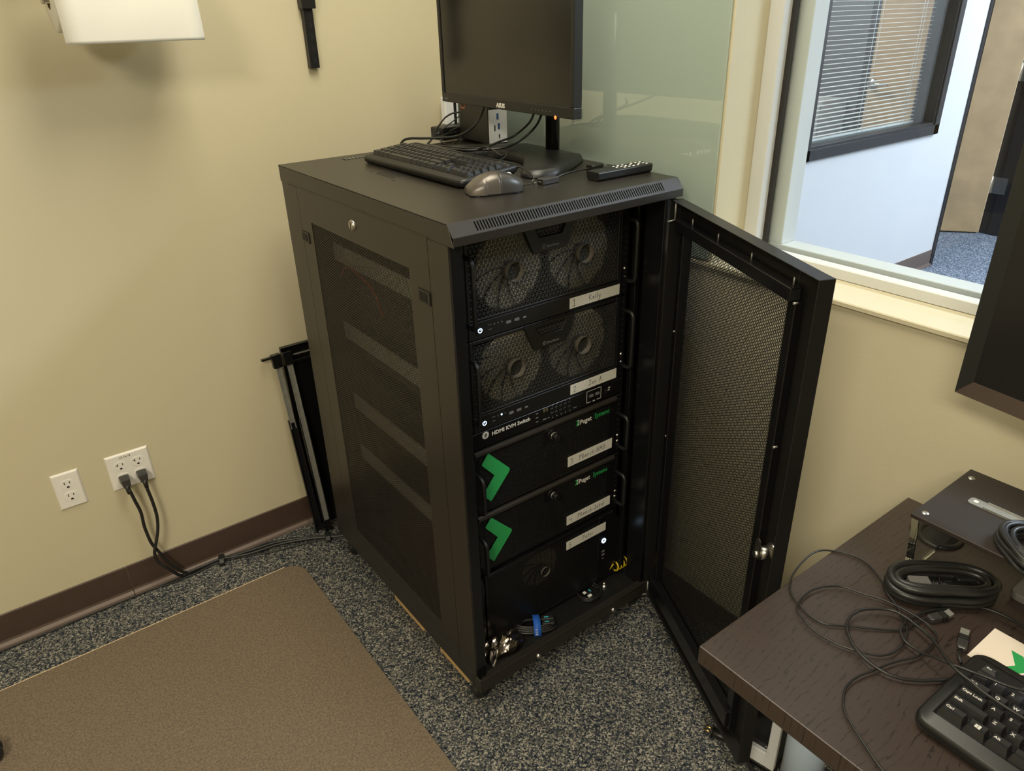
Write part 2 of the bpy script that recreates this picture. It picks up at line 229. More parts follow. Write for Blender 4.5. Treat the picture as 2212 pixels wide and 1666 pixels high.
# measured cord runs and sticker corners, in metres in the room
D = {
 'mouse_cord': [[0.322,-0.78,0.724],[0.298,-0.776,0.724],[0.277,-0.772,0.723],[0.262,-0.763,0.723],[0.238,-0.741,0.724],[0.217,-0.718,0.724],[0.209,-0.711,0.724],[0.191,-0.691,0.724],[0.189,-0.667,0.724],[0.197,-0.643,0.724],[0.208,-0.622,0.724],[0.223,-0.609,0.724],[0.246,-0.598,0.724],[0.279,-0.59,0.724],[0.316,-0.586,0.724],[0.34,-0.591,0.724],[0.358,-0.607,0.723],[0.369,-0.627,0.724],[0.372,-0.649,0.723],[0.361,-0.674,0.724],[0.34,-0.702,0.726],[0.325,-0.715,0.727],[0.314,-0.734,0.726],[0.305,-0.746,0.726],[0.293,-0.756,0.726],[0.292,-0.76,0.726],[0.279,-0.772,0.726],[0.261,-0.781,0.726],[0.236,-0.786,0.726],[0.214,-0.785,0.726],[0.198,-0.778,0.726],[0.188,-0.768,0.726],[0.177,-0.751,0.727],[0.168,-0.729,0.726],[0.164,-0.704,0.726],[0.166,-0.683,0.726],[0.172,-0.67,0.727],[0.181,-0.651,0.727],[0.192,-0.644,0.727],[0.216,-0.639,0.726],[0.24,-0.639,0.726],[0.264,-0.648,0.726],[0.282,-0.662,0.726],[0.289,-0.678,0.726],[0.295,-0.695,0.726],[0.304,-0.716,0.727],[0.309,-0.733,0.726],[0.311,-0.749,0.726],[0.311,-0.766,0.726],[0.312,-0.766,0.726],[0.309,-0.785,0.726],[0.303,-0.8,0.726],[0.293,-0.809,0.727],[0.277,-0.812,0.726],[0.252,-0.812,0.726],[0.232,-0.809,0.726],[0.209,-0.799,0.726],[0.187,-0.791,0.726],[0.165,-0.786,0.726],[0.138,-0.778,0.726],[0.115,-0.777,0.726],[0.097,-0.781,0.727],[0.073,-0.795,0.726],[0.058,-0.816,0.726],[0.045,-0.839,0.726],[0.034,-0.86,0.726],[0.027,-0.875,0.726],[0.019,-0.894,0.726]],
 'cord_b': [[0.413,-0.907,0.725],[0.415,-0.879,0.725],[0.418,-0.86,0.725],[0.413,-0.83,0.725],[0.399,-0.812,0.725],[0.377,-0.797,0.725],[0.351,-0.781,0.725],[0.329,-0.772,0.725],[0.302,-0.767,0.725],[0.275,-0.768,0.73],[0.259,-0.772,0.73],[0.246,-0.785,0.73],[0.243,-0.798,0.73],[0.239,-0.815,0.734],[0.233,-0.834,0.745],[0.229,-0.851,0.752],[0.231,-0.872,0.757],[0.238,-0.891,0.757],[0.245,-0.915,0.757],[0.254,-0.934,0.757]],
 'cord_c': [[0.204,-0.97,0.758],[0.207,-0.952,0.758],[0.207,-0.931,0.758],[0.209,-0.903,0.758],[0.214,-0.885,0.758],[0.219,-0.867,0.757],[0.231,-0.848,0.754],[0.255,-0.827,0.744],[0.274,-0.807,0.737],[0.284,-0.783,0.734],[0.289,-0.763,0.733],[0.288,-0.743,0.732],[0.274,-0.726,0.731],[0.253,-0.713,0.731],[0.231,-0.71,0.73],[0.209,-0.716,0.73],[0.193,-0.729,0.73],[0.177,-0.749,0.73],[0.168,-0.773,0.73],[0.169,-0.796,0.729],[0.178,-0.815,0.727],[0.193,-0.831,0.726],[0.211,-0.845,0.726],[0.231,-0.857,0.724],[0.248,-0.866,0.724]],
 'usb_a': [[0.319,-0.781,0.726],[0.32,-0.784,0.726],[0.349,-0.796,0.726],[0.361,-0.798,0.726]],
 'usb_b': [[0.284,-0.844,0.726],[0.298,-0.842,0.726],[0.327,-0.832,0.726],[0.341,-0.828,0.726]],
 'top1': [[0.496,0.6,1.359],[0.491,0.6,1.346],[0.486,0.61,1.324],[0.47,0.62,1.3],[0.454,0.64,1.283],[0.439,0.67,1.272],[0.409,0.71,1.268],[0.381,0.74,1.267],[0.362,0.77,1.266],[0.352,0.79,1.261],[0.346,0.8,1.251],[0.341,0.803,1.239]],
 'top2': [[0.582,0.8,1.309],[0.545,0.82,1.313],[0.524,0.84,1.302],[0.506,0.85,1.282],[0.49,0.86,1.255],[0.472,0.86,1.233],[0.446,0.84,1.227]],
 'top3': [[0.58,0.8,1.282],[0.556,0.82,1.274],[0.534,0.84,1.261],[0.5,0.85,1.255],[0.473,0.85,1.242],[0.459,0.85,1.233]],
 'top4': [[0.576,0.8,1.325],[0.559,0.81,1.31],[0.544,0.82,1.296],[0.509,0.84,1.269],[0.49,0.85,1.254],[0.45,0.83,1.233]],
 'top5': [[0.369,0.749,1.246],[0.381,0.728,1.25],[0.374,0.68,1.256],[0.351,0.589,1.262],[0.355,0.531,1.264],[0.376,0.498,1.264],[0.398,0.487,1.265],[0.445,0.509,1.266],[0.482,0.522,1.27],[0.521,0.519,1.278],[0.537,0.499,1.295],[0.521,0.445,1.32],[0.482,0.379,1.347],[0.452,0.334,1.37]],
 'top6': [[0.36,0.729,1.243],[0.375,0.698,1.246],[0.364,0.612,1.252],[0.363,0.545,1.258],[0.377,0.5,1.262],[0.403,0.491,1.262],[0.433,0.474,1.263],[0.457,0.463,1.265],[0.504,0.476,1.27],[0.539,0.477,1.285],[0.548,0.451,1.31],[0.519,0.396,1.34],[0.522,0.392,1.36]],
 'top7': [[0.368,0.731,1.252],[0.367,0.669,1.255],[0.371,0.602,1.262],[0.369,0.526,1.267],[0.39,0.484,1.268],[0.41,0.487,1.27],[0.396,0.43,1.27],[0.372,0.366,1.268],[0.394,0.379,1.266],[0.389,0.365,1.266],[0.368,0.348,1.264],[0.339,0.332,1.262],[0.311,0.309,1.262]],
 'top8': [[0.572,0.8,1.253],[0.541,0.79,1.25],[0.514,0.78,1.24],[0.494,0.78,1.232],[0.475,0.79,1.24],[0.475,0.8,1.25],[0.508,0.82,1.257],[0.548,0.83,1.258]],
 'mousecord': [[0.325,0.254,1.262],[0.327,0.235,1.263],[0.325,0.216,1.263],[0.32,0.182,1.256],[0.317,0.169,1.248],[0.29,0.148,1.245],[0.251,0.132,1.246]],
 'cord1': [[-0.532,0.985,0.395],[-0.529,0.985,0.373],[-0.524,0.985,0.336],[-0.518,0.988,0.289],[-0.52,0.99,0.245],[-0.519,0.99,0.212],[-0.515,0.99,0.172],[-0.505,0.99,0.14],[-0.491,0.988,0.1],[-0.472,0.985,0.06],[-0.442,1.0,0.012],[-0.386,1.0,0.012],[-0.337,1.0,0.012],[-0.254,0.968,0.012],[-0.165,0.955,0.012],[-0.081,0.924,0.012],[-0.017,0.888,0.012],[0.051,0.847,0.012],[0.105,0.816,0.012]],
 'cord2': [[-0.485,0.985,0.392],[-0.484,0.985,0.354],[-0.481,0.985,0.31],[-0.481,0.985,0.259],[-0.49,0.982,0.213],[-0.505,0.98,0.173],[-0.516,0.98,0.141],[-0.513,0.98,0.105],[-0.494,0.975,0.075],[-0.464,1.0,0.013],[-0.434,1.0,0.013],[-0.384,1.0,0.013],[-0.335,1.0,0.013],[-0.249,0.981,0.013],[-0.16,0.967,0.013],[-0.078,0.93,0.013],[-0.015,0.892,0.013],[0.054,0.852,0.013],[0.109,0.824,0.013]],
 'wire1': [[-1.032,1.0,0.005],[-0.952,1.0,0.005],[-0.891,1.0,0.005],[-0.828,1.0,0.005],[-0.762,1.0,0.005],[-0.694,1.0,0.005],[-0.623,1.0,0.005],[-0.55,1.0,0.005],[-0.485,1.0,0.005],[-0.413,1.0,0.005],[-0.337,1.0,0.005],[-0.252,0.997,0.005],[-0.159,0.988,0.005],[-0.016,0.891,0.005],[0.033,0.863,0.005],[0.077,0.839,0.005]],
 'wire2': [[-1.032,1.0,0.004],[-0.953,1.0,0.004],[-0.892,1.0,0.005],[-0.829,0.998,0.004],[-0.763,1.0,0.004],[-0.695,1.0,0.004],[-0.626,1.0,0.005],[-0.553,1.0,0.004],[-0.487,0.992,0.004],[-0.415,0.993,0.004],[-0.34,0.998,0.004],[-0.261,0.972,0.004],[-0.178,0.936,0.005],[-0.073,0.909,0.004],[-0.016,0.888,0.004],[0.031,0.858,0.004],[0.074,0.832,0.004]],
 'chev3': [[0.118,0.674],[0.177,0.61],[0.175,0.602],[0.12,0.54],[0.104,0.558],[0.105,0.575],[0.133,0.608],[0.098,0.649]],
 'chev4': [[0.118,0.494],[0.178,0.43],[0.175,0.423],[0.12,0.36],[0.105,0.379],[0.105,0.393],[0.135,0.427],[0.099,0.472]],
 'lab1': [[0.359,0.988],[0.514,0.987],[0.515,0.957],[0.36,0.963]],
 'lab2': [[0.364,0.767],[0.515,0.767],[0.516,0.74],[0.362,0.741]],
 'lab3': [[0.358,0.566],[0.51,0.567],[0.512,0.537],[0.359,0.537]],
 'lab4': [[0.356,0.383],[0.511,0.381],[0.512,0.35],[0.357,0.355]],
 'lab5': [[0.356,0.299],[0.499,0.297],[0.5,0.267],[0.357,0.272]],
}

# ------------------------------------------------------------------ mesh helpers
class MB:
    def __init__(s): s.v = []; s.f = []; s.sm = []
    def add(s, V, F, smooth=False):
        o = len(s.v); s.v += [tuple(p) for p in V]; s.f += [tuple(i + o for i in f) for f in F]; s.sm += [smooth] * len(F); return s
    def box(s, x0, x1, y0, y1, z0, z1):
        V = [(x0, y0, z0), (x1, y0, z0), (x1, y1, z0), (x0, y1, z0), (x0, y0, z1), (x1, y0, z1), (x1, y1, z1), (x0, y1, z1)]
        return s.add(V, [(3, 2, 1, 0), (4, 5, 6, 7), (0, 1, 5, 4), (1, 2, 6, 5), (2, 3, 7, 6), (3, 0, 4, 7)])
    def prism(s, poly, a0, a1, axis='z', smooth=False):
        """polygon swept along an axis; axis y: poly is (x, z); axis x: poly is (y, z)"""
        def P(p, a): return (p[0], p[1], a) if axis == 'z' else ((p[0], a, p[1]) if axis == 'y' else (a, p[0], p[1]))
        n = len(poly); V = [P(p, a0) for p in poly] + [P(p, a1) for p in poly]
        ar = sum(poly[i][0] * poly[(i + 1) % n][1] - poly[(i + 1) % n][0] * poly[i][1] for i in range(n))
        flip = (ar > 0) == (a1 > a0)
        if axis == 'y': flip = not flip
        F = [tuple(range(n)), tuple(range(2 * n - 1, n - 1, -1))]; F += [((i + 1) % n, i, i + n, (i + 1) % n + n) for i in range(n)]
        if flip: F = [tuple(reversed(f)) for f in F]
        o = len(s.v); s.add(V, F[:2]); s.v = s.v[:o + 2 * n]
        s.f += [tuple(i + o for i in f) for f in F[2:]]; s.sm += [smooth] * n
        return s
    def tube(s, path, r, n=8, cap=True, closed=False):
        P = [Vector(p) for p in path]; m = len(P); V = []; F = []
        R = r if isinstance(r, (list, tuple)) else [r] * m
        up = None
        for i in range(m):
            a = P[(i - 1) % m] if (closed or i > 0) else P[i]; b = P[(i + 1) % m] if (closed or i < m - 1) else P[i]
            t = (b - a)
            t = t.normalized() if t.length > 1e-9 else Vector((0, 0, 1))
            if up is None: up = Vector((0, 0, 1)) if abs(t.z) < 0.9 else Vector((1, 0, 0))
            x = t.cross(up)
            if x.length < 1e-6: x = t.orthogonal()
            x.normalize(); y = x.cross(t).normalized(); up = y
            for k in range(n):
                q = 2 * PI * k / n; V.append(P[i] + (x * math.cos(q) + y * math.sin(q)) * R[i])
        for i in range(m if closed else m - 1):
            j = (i + 1) % m
            for k in range(n): F.append((i * n + k, i * n + (k + 1) % n, j * n + (k + 1) % n, j * n + k))
        s.add(V, F, True)
        if cap and not closed:
            o = len(s.v) - len(V); s.f += [tuple(o + k for k in reversed(range(n))), tuple(o + (m - 1) * n + k for k in range(n))]; s.sm += [False, False]
        return s
    def cyl(s, p0, p1, r0, r1=None, n=16): return s.tube([p0, p1], [r0, r0 if r1 is None else r1], n)
    def lathe(s, prof, c, axis='z', n=24):
        """prof: (radius, height) pairs about a centre"""
        V = []; F = []; m = len(prof)
        for r, h in prof:
            for k in range(n):
                q = 2 * PI * k / n; a, b = r * math.cos(q), r * math.sin(q)
                V.append((c[0] + a, c[1] + b, c[2] + h) if axis == 'z' else ((c[0] + a, c[1] - h, c[2] + b) if axis == 'y' else (c[0] + h, c[1] + a, c[2] + b)))
        for i in range(m - 1):
            for k in range(n): F.append((i * n + k, i * n + (k + 1) % n, (i + 1) * n + (k + 1) % n, (i + 1) * n + k))
        return s.add(V, F, True)
    def disc(s, c, r, axis='y', n=16, h=0.001):
        d = {'x': (-h, 0, 0), 'y': (0, -h, 0), 'z': (0, 0, h)}[axis]
        return s.cyl(c, (c[0] + d[0], c[1] + d[1], c[2] + d[2]), r, n=n)
    def build(s, name, m, parent=None, bevel=0.0, seg=1, **kw):
        me = bpy.data.meshes.new(name); me.from_pydata(s.v, [], s.f); me.update()
        me.polygons.foreach_set('use_smooth', s.sm)
        me.materials.append(M[m] if isinstance(m, str) else m)
        return put(name, me, parent, bevel, seg, **kw)
def put(name, me, parent=None, bevel=0.0, seg=1, label=None, kind=None, loc=None, rot=None, mw=None):
    o = bpy.data.objects.new(name, me); COL.objects.link(o)
    if parent is not None: o.parent = parent
    if loc is not None: o.location = loc
    if rot is not None: o.rotation_euler = rot
    if mw is not None: o.matrix_local = mw
    if bevel > 0:
        b = o.modifiers.new('bevel', 'BEVEL'); b.width = bevel; b.segments = seg; b.limit_method = 'ANGLE'; b.angle_limit = 0.6
    if label: o['label'] = label
    if kind: o['kind'] = kind
    return o
def tag(o, label, cat, group=None):
    o['label'] = label; o['category'] = cat
    if group: o['group'] = group
    return o
def thing(name, label, cat, loc=(0, 0, 0), rot=(0, 0, 0), group=None):
    o = bpy.data.objects.new(name, None); COL.objects.link(o); o.location = loc; o.rotation_euler = rot; o.empty_display_size = 0.05
    return tag(o, label, cat, group)
def box(name, m, parent, x0, x1, y0, y1, z0, z1, bevel=0.0, seg=1, **kw): return MB().box(x0, x1, y0, y1, z0, z1).build(name, m, parent, bevel, seg, **kw)
def smooth_path(P, k=6, closed=False):
    P = [Vector(p) for p in P]; n = len(P); out = []
    rng = range(n if closed else n - 1)
    for i in rng:
        a = P[(i - 1) % n] if (closed or i > 0) else P[i]; b = P[i]; c = P[(i + 1) % n]; d = P[(i + 2) % n] if (closed or i + 2 < n) else c
        for j in range(k):
            t = j / k
            out.append(0.5 * ((2 * b) + (c - a) * t + (2 * a - 5 * b + 4 * c - d) * t * t + (3 * b - a - 3 * c + d) * t ** 3))
    if not closed: out.append(P[-1])
    return out
def rrect(x0, x1, y0, y1, r, n=5):
    out = []
    for cx_, cy_, a0 in ((x1 - r, y0 + r, -PI / 2), (x1 - r, y1 - r, 0), (x0 + r, y1 - r, PI / 2), (x0 + r, y0 + r, PI)):
        for k in range(n + 1): a = a0 + PI / 2 * k / n; out.append((cx_ + r * math.cos(a), cy_ + r * math.sin(a)))
    return out
def dup(o, parent=None):
    """a copy of a thing (or part) with copies of its parts and sub-parts"""
    c = o.copy(); COL.objects.link(c)
    if parent is not None: c.parent = parent
    for ch in list(o.children): dup(ch, c)
    return c

_tc = {}
def text_mesh(t, size, bold=0.0, width=1.0, shear=0.0, depth=0.0002, align='LEFT'):
    k = (t, size, bold, width, shear, align)
    if k in _tc: return _tc[k]
    cu = bpy.data.curves.new('lettering', 'FONT'); cu.body = t; cu.size = size; cu.extrude = depth; cu.offset = bold; cu.shear = shear; cu.resolution_u = 2; cu.align_x = align
    o = bpy.data.objects.new('lettering', cu); COL.objects.link(o); bpy.context.view_layer.update()
    me = bpy.data.meshes.new_from_object(o.evaluated_get(bpy.context.evaluated_depsgraph_get()))
    bpy.data.objects.remove(o); bpy.data.curves.remove(cu)
    if width != 1.0:
        for v in me.vertices: v.co.x *= width
    me.materials.clear(); _tc[k] = me
    return me
def text(t, size, m, parent, loc, rot=(PI / 2, 0, 0), name='lettering', **kw):
    me = text_mesh(t, size, **kw).copy(); me.materials.clear(); me.materials.append(M[m])
    return put(name, me, parent, loc=loc, rot=rot)
# handwriting: strokes in a unit box, (width, [polylines])
HW = {
 '1': (.5, [[(.05, .75), (.28, 1), (.28, 0)], [(0, 0), (.55, .02)]]), '2': (.55, [[(.05, .8), (.2, 1), (.45, .9), (.45, .65), (.05, .08), (.12, .0), (.6, .05)]]),
 '3': (.55, [[(.05, .98), (.45, .95), (.22, .58), (.48, .42), (.42, .08), (.05, .02)]]), '4': (.55, [[(.1, 1), (.05, .5), (.5, .55)], [(.45, .95), (.4, 0)]]),
 '5': (.55, [[(.5, 1), (.12, .98), (.08, .6), (.4, .58), (.45, .25), (.3, .03), (.03, .06)]]),
 'K': (.6, [[(.1, 1), (.05, 0)], [(.55, .95), (.1, .5), (.5, .02)]]), 'e': (.45, [[(.05, .3), (.4, .38), (.3, .55), (.1, .45), (.08, .15), (.4, .08)]]),
 'l': (.22, [[(.14, 1.05), (.08, 0)]]), 'y': (.45, [[(.08, .55), (.15, .15), (.36, .2)], [(.42, .55), (.3, -.35), (.05, -.4)]]),
 'J': (.6, [[(.1, .95), (.6, 1)], [(.4, 1), (.38, .1), (.2, -.05), (.05, .15)]]), 'o': (.45, [[(.2, .5), (.05, .25), (.2, .02), (.4, .25), (.2, .5)]]),
 'n': (.45, [[(.08, .5), (.06, .02)], [(.08, .4), (.28, .52), (.36, .3), (.36, .02)]]), 'A': (.6, [[(.02, 0), (.32, 1), (.5, 0)], [(.1, .4), (.5, .42)]]),
 'P': (.5, [[(.1, 1), (.06, -.1)], [(.02, .92), (.35, 1), (.45, .72), (.1, .5)]]), 'B': (.55, [[(.1, .95), (.08, 0)], [(.08, .95), (.42, .85), (.12, .5), (.5, .3), (.4, .05), (.05, 0)]]),
 'c': (.4, [[(.36, .5), (.1, .4), (.1, .1), (.38, .05)]]), 'h': (.45, [[(.1, 1), (.06, 0)], [(.08, .35), (.28, .48), (.36, .25), (.38, 0)]]), '-': (.35, [[(.05, .4), (.3, .42)]]),
 'M': (.7, [[(.04, 0), (.12, .95), (.34, .4), (.55, .98), (.62, 0)]]), 'D': (.6, [[(.1, .95), (.08, 0)], [(.02, .95), (.45, .85), (.55, .4), (.3, .02), (.06, 0)]]),
 'I': (.5, [[(.08, .95), (.48, .98)], [(.28, .95), (.24, .02)], [(.02, 0), (.45, .03)]]), 't': (.4, [[(.2, .85), (.16, .1), (.3, .02)], [(.02, .55), (.38, .6)]]),
 'r': (.35, [[(.08, .5), (.06, 0)], [(.08, .35), (.3, .5)]]), ' ': (.4, []), 'a': (.4, [[(.36, .5), (.1, .42), (.08, .08), (.32, .12), (.36, .5), (.38, .02)]]),
}
def handwrite(t, x, z, h, parent, y=-0.0006, wd=0.0011):
    b = MB()
    for ch in t:
        wdt, st = HW[ch]
        for pl in st:
            pts = [(x + p[0] * h * 1.05, z + p[1] * h) for p in pl]
            for (x0, z0), (x1, z1) in zip(pts, pts[1:]):
                d = Vector((x1 - x0, z1 - z0)); L_ = d.length or 1e-6; d /= L_; nx, nz = -d.y * wd / 2, d.x * wd / 2
                x0e, z0e, x1e, z1e = x0 - d.x * wd * .4, z0 - d.y * wd * .4, x1 + d.x * wd * .4, z1 + d.y * wd * .4
                b.add([(x0e + nx, y, z0e + nz), (x1e + nx, y, z1e + nz), (x1e - nx, y, z1e - nz), (x0e - nx, y, z0e - nz)], [(0, 1, 2, 3)])
        x += (wdt + .14) * h * 1.05
    return b.build('handwriting', 'ink', parent)

def perf(x0, x1, z0, z1, p, hole, thick=0.0012, n=6, sq=False, P=None, skip=None):
    """perforated sheet in the local x-z plane (front at y=0); staggered hexagons, or a square grid; P maps (x, y, z)"""
    b = MB(); V = b.v; F = b.f
    rows = []
    if sq:
        nz_ = max(1, int(round((z1 - z0) / p))); nx_ = max(1, int(round((x1 - x0) / p)))
        for j in range(nz_):
            for i in range(nx_): rows.append((x0 + (i + .5) * (x1 - x0) / nx_, z0 + (j + .5) * (z1 - z0) / nz_))
        O = [(-p / 2, -p / 2), (p / 2, -p / 2), (p / 2, p / 2), (-p / 2, p / 2)]; H = [(a * hole, c * hole) for a, c in O]; K = 4
    else:
        dz = p * math.sqrt(3) / 2; j = 0; z = z0 + dz / 2
        while z < z1:
            x = x0 + (p / 2 if j % 2 else p); 
            while x < x1: rows.append((x, z)); x += p
            z += dz; j += 1
        K = 6; R_ = p / math.sqrt(3); O = [(R_ * math.cos(PI / 6 + k * PI / 3), R_ * math.sin(PI / 6 + k * PI / 3)) for k in range(6)]; H = [(a * hole, c * hole) for a, c in O]
    for (x, z) in rows:
        if skip and skip(x, z): continue
        o = len(V)
        V += [(x + a, 0, z + c) for a, c in O] + [(x + a, 0, z + c) for a, c in H]
        F += [(o + k, o + (k + 1) % K, o + K + (k + 1) % K, o + K + k) for k in range(K)]
        if thick:
            V += [(x + a, thick, z + c) for a, c in H]
            F += [(o + K + k, o + K + (k + 1) % K, o + 2 * K + (k + 1) % K, o + 2 * K + k) for k in range(K)]
    if P: b.v = [P(v) for v in V]
    b.sm = [False] * len(b.f)
    return b
def tri_perf(x0, x1, z0, z1, a, hole):
    b = MB(); V = b.v; F = b.f; h = a * math.sqrt(3) / 2; j = 0; z = z0
    while z + h <= z1 + h * .3:
        nx = int((x1 - x0) / (a / 2)) - 1
        for i in range(nx):
            xl = x0 + i * a / 2; up = (i + j) % 2 == 0
            T = [(xl, z), (xl + a, z), (xl + a / 2, z + h)] if up else [(xl, z + h), (xl + a / 2, z), (xl + a, z + h)]
            cx_ = sum(t[0] for t in T) / 3; cz_ = sum(t[1] for t in T) / 3
            I = [(cx_ + (t[0] - cx_) * hole, cz_ + (t[1] - cz_) * hole) for t in T]
            o = len(V); V += [(t[0], 0, t[1]) for t in T] + [(t[0], 0, t[1]) for t in I] + [(t[0], .0015, t[1]) for t in I]
            for k in range(3):
                F.append((o + k, o + (k + 1) % 3, o + 3 + (k + 1) % 3, o + 3 + k)); F.append((o + 3 + k, o + 3 + (k + 1) % 3, o + 6 + (k + 1) % 3, o + 6 + k))
        z += h; j += 1
    b.sm = [False] * len(F)
    return b

# ================================================================== THE SETTING
def struct(o, label=None):
    o['kind'] = 'structure'
    if label: o['label'] = label
    return o
struct(box('floor', 'carpet', None, -3.4, .88, -3.8, 4.2, -0.05, 0.0), 'speckled grey, blue and tan loop carpet')
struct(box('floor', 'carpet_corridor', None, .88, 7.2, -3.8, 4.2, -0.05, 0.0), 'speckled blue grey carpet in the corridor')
struct(box('ceiling', 'ceiling', None, -3.4, 7.2, -3.8, 4.2, 2.7, 2.75), 'pale tiled ceiling')
struct(box('wall_back', 'wall', None, -3.4, 0.88, 1.026, 1.06, 0, 2.7), 'cream painted wall with the two outlet plates')
struct(box('wall_left', 'wall', None, -3.45, -3.4, -3.8, 1.06, 0, 2.7), 'cream painted wall')
struct(box('wall_front', 'wall', None, -3.4, 7.2, -3.85, -3.8, 0, 2.7), 'cream painted wall')
wr = MB(); wr.box(.668, .88, -3.8, 1.026, 0, 1.028); wr.box(.668, .88, -.04, 1.026, 1.028, 2.7); wr.box(.668, .88, -3.8, -2.6, 1.028, 2.7); wr.box(.668, .88, -2.6, -.04, 2.3, 2.7)
struct(wr.build('wall_right', 'wall'), 'cream painted wall below and beside the corridor window')
struct(box('trim_1', 'wall', None, .662, .778, -2.6, 1.02, 1.028, 1.0395, .002), 'painted window ledge with a lit front lip')

# baseboards: profile with a toe, laid in lengths
def base_profile(b, x0, x1, y): b.prism([(y, 0), (y - .016, 0), (y - .015, .006), (y - .007, .014), (y - .004, .020), (y - .004, .102), (y - .002, .104), (y, .104)], x0, x1, 'x'); return b
bb = bpy.data.objects.new('baseboard_back', None); COL.objects.link(bb); struct(bb, 'dark brown rubber baseboard under the outlet wall')
for x0, x1 in ((-3.39, -1.82), (-1.818, -.5985), (-.5965, .66)):
    base_profile(MB(), x0, x1, 1.026).build('baseboard_length', 'rubber_base', bb)
    MB().prism([(1.011, .0075), (1.0092, 0.0005), (1.026, 0.0005), (1.0185, .0145)], x0, x1, 'x').build('baseboard_toe', 'rubber_toe', bb)
brr = MB().prism([(.668, 0), (.652, 0), (.653, .006), (.661, .014), (.664, .02), (.664, .104), (.668, .104)], -3.79, 1.005, 'y')
struct(brr.build('baseboard_right', 'rubber_base'), 'dark brown rubber baseboard under the window')

# window_1: the corridor window
w1 = bpy.data.objects.new('window_1', None); COL.objects.link(w1); struct(w1, 'fixed glass window onto the corridor')
f = MB(); f.box(.776, .806, -2.6, -.04, 1.0395, 1.063); f.box(.776, .806, -.075, -.04, 1.063, 2.3); f.box(.776, .806, -2.6, -2.565, 1.063, 2.3); f.box(.776, .806, -2.565, -.075, 2.265, 2.3)
f.build('frame', 'frame_white', w1, .0015)
g = MB(); g.box(.806, .822, -2.6, -.04, 1.0395, 1.056); g.box(.806, .822, -.072, -.04, 1.056, 2.3)
g.build('gasket', 'gasket_brown', w1)
g = MB(); g.box(.803, .812, -.086, -.074, 1.066, 2.26); g.build('gasket_strip', 'gasket', w1)
f = MB(); f.box(.826, .878, -2.6, -.04, 1.0395, 1.068); f.box(.826, .878, -.112, -.04, 1.068, 2.3); f.box(.826, .878, -2.6, -2.55, 1.068, 2.3); f.box(.826, .878, -2.55, -.112, 2.262, 2.3)
f.build('rear_frame', 'frame_white', w1, .0015)
box('pane', 'glass', w1, .812, .818, -2.563, -.076, 1.058, 2.27)

# green glass board on the window wall, behind the rack
gb = thing('glass_board', 'large pale green glass board mirroring the rack top, left of the corridor window', 'board', (.664, .49, 1.7))
MB().box(-.0025, .0035, -.524, .524, -.655, .8).build('glass_sheet', 'glassboard', gb, .001)

# corridor beyond the window
nw = MB(); nw.box(.88, 2.73, 1.06, 1.18, 0, 2.7); nw.box(3.96, 4.36, 1.06, 1.18, 0, 2.7); nw.box(2.73, 3.96, 1.06, 1.18, 0, .93); nw.box(2.73, 3.96, 1.06, 1.18, 2.15, 2.7)
struct(nw.build('wall_north', 'white_wall'), 'white corridor wall with a blind-covered window')
bn = MB().prism([(1.06, 0), (1.044, 0), (1.046, .008), (1.055, .02), (1.055, .109), (1.06, .109)], .88, 4.345, 'x')  # brown baseboard; cool corridor light is put into its paler colour
struct(bn.build('baseboard_north', 'rubber_toe'), 'brown baseboard in the corridor, coloured paler for the cool light')
tr = MB(); tr.box(4.335, 4.368, 1.05, 1.06, 0, 2.7); tr.box(4.36, 4.368, 1.05, 1.19, 0, 2.7)
struct(tr.build('trim_2', 'dark_frame'), 'dark corner guard on the white corridor wall')
struct(box('wall_east', 'white_wall', None, 7.15, 7.2, -3.8, 4.2, 0, 2.7), 'far corridor wall')
struct(box('wall_north_far', 'white_wall', None, -3.4, 7.2, 4.2, 4.25, 0, 2.7), 'far wall behind the blinds')
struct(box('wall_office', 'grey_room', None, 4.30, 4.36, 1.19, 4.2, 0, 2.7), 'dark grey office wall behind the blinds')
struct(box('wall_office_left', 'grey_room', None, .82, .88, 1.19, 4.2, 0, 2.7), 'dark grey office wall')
# window_2 in the white wall
w2 = bpy.data.objects.new('window_2', None); COL.objects.link(w2); struct(w2, 'dark framed corridor window with white blinds')
f = MB()
for a, b_, y0, y1 in ((0, .055, 1.04, 1.062), (.05, .068, 1.048, 1.10), (.05, .06, 1.06, 1.19)):
    X0, X1, Z0, Z1 = 2.675 + a, 4.012 - a, .872 + a, 2.2 - a; t_ = b_ - a
    f.box(X0, X1, y0, y1, Z0, Z0 + t_); f.box(X0, X1, y0, y1, Z1 - t_, Z1); f.box(X0, X0 + t_, y0, y1, Z0, Z1); f.box(X1 - t_, X1, y0, y1, Z0, Z1)
f.build('frame', 'dark_frame', w2, .002)
box('pane', 'glass', w2, 2.735, 3.95, 1.078, 1.084, .933, 2.14)
mb = thing('mini_blind', 'white horizontal slat blind in the dark framed corridor window', 'blind', (3.34, 1.175, .93))
z = .020; k = 0
sl = MB(); sl.add([(-.59, -.012, -.0004), (.60, -.012, -.0004), (.60, .012, .0004), (-.59, .012, .0004), (-.59, 0, .0016), (.60, 0, .0016)], [(0, 1, 5, 4), (4, 5, 2, 3)])
sl0 = sl.build('slat', 'blind', mb, loc=(0, 0, .022))
for k in range(1, 50): put('slat', sl0.data, mb, loc=(0, 0, .022 + k * .0215))
box('bottom_rail', 'blind', mb, -.595, .605, -.012, .012, .0, .012, .003)
box('headrail', 'blind', mb, -.595, .605, -.015, .015, 1.13, 1.17, .003)
for x_ in (-.002, .052, .46, .49):
    MB().cyl((x_, -.013, .005), (x_, -.013, 1.13), .0012, n=5).build('ladder_cord', 'blind', mb)
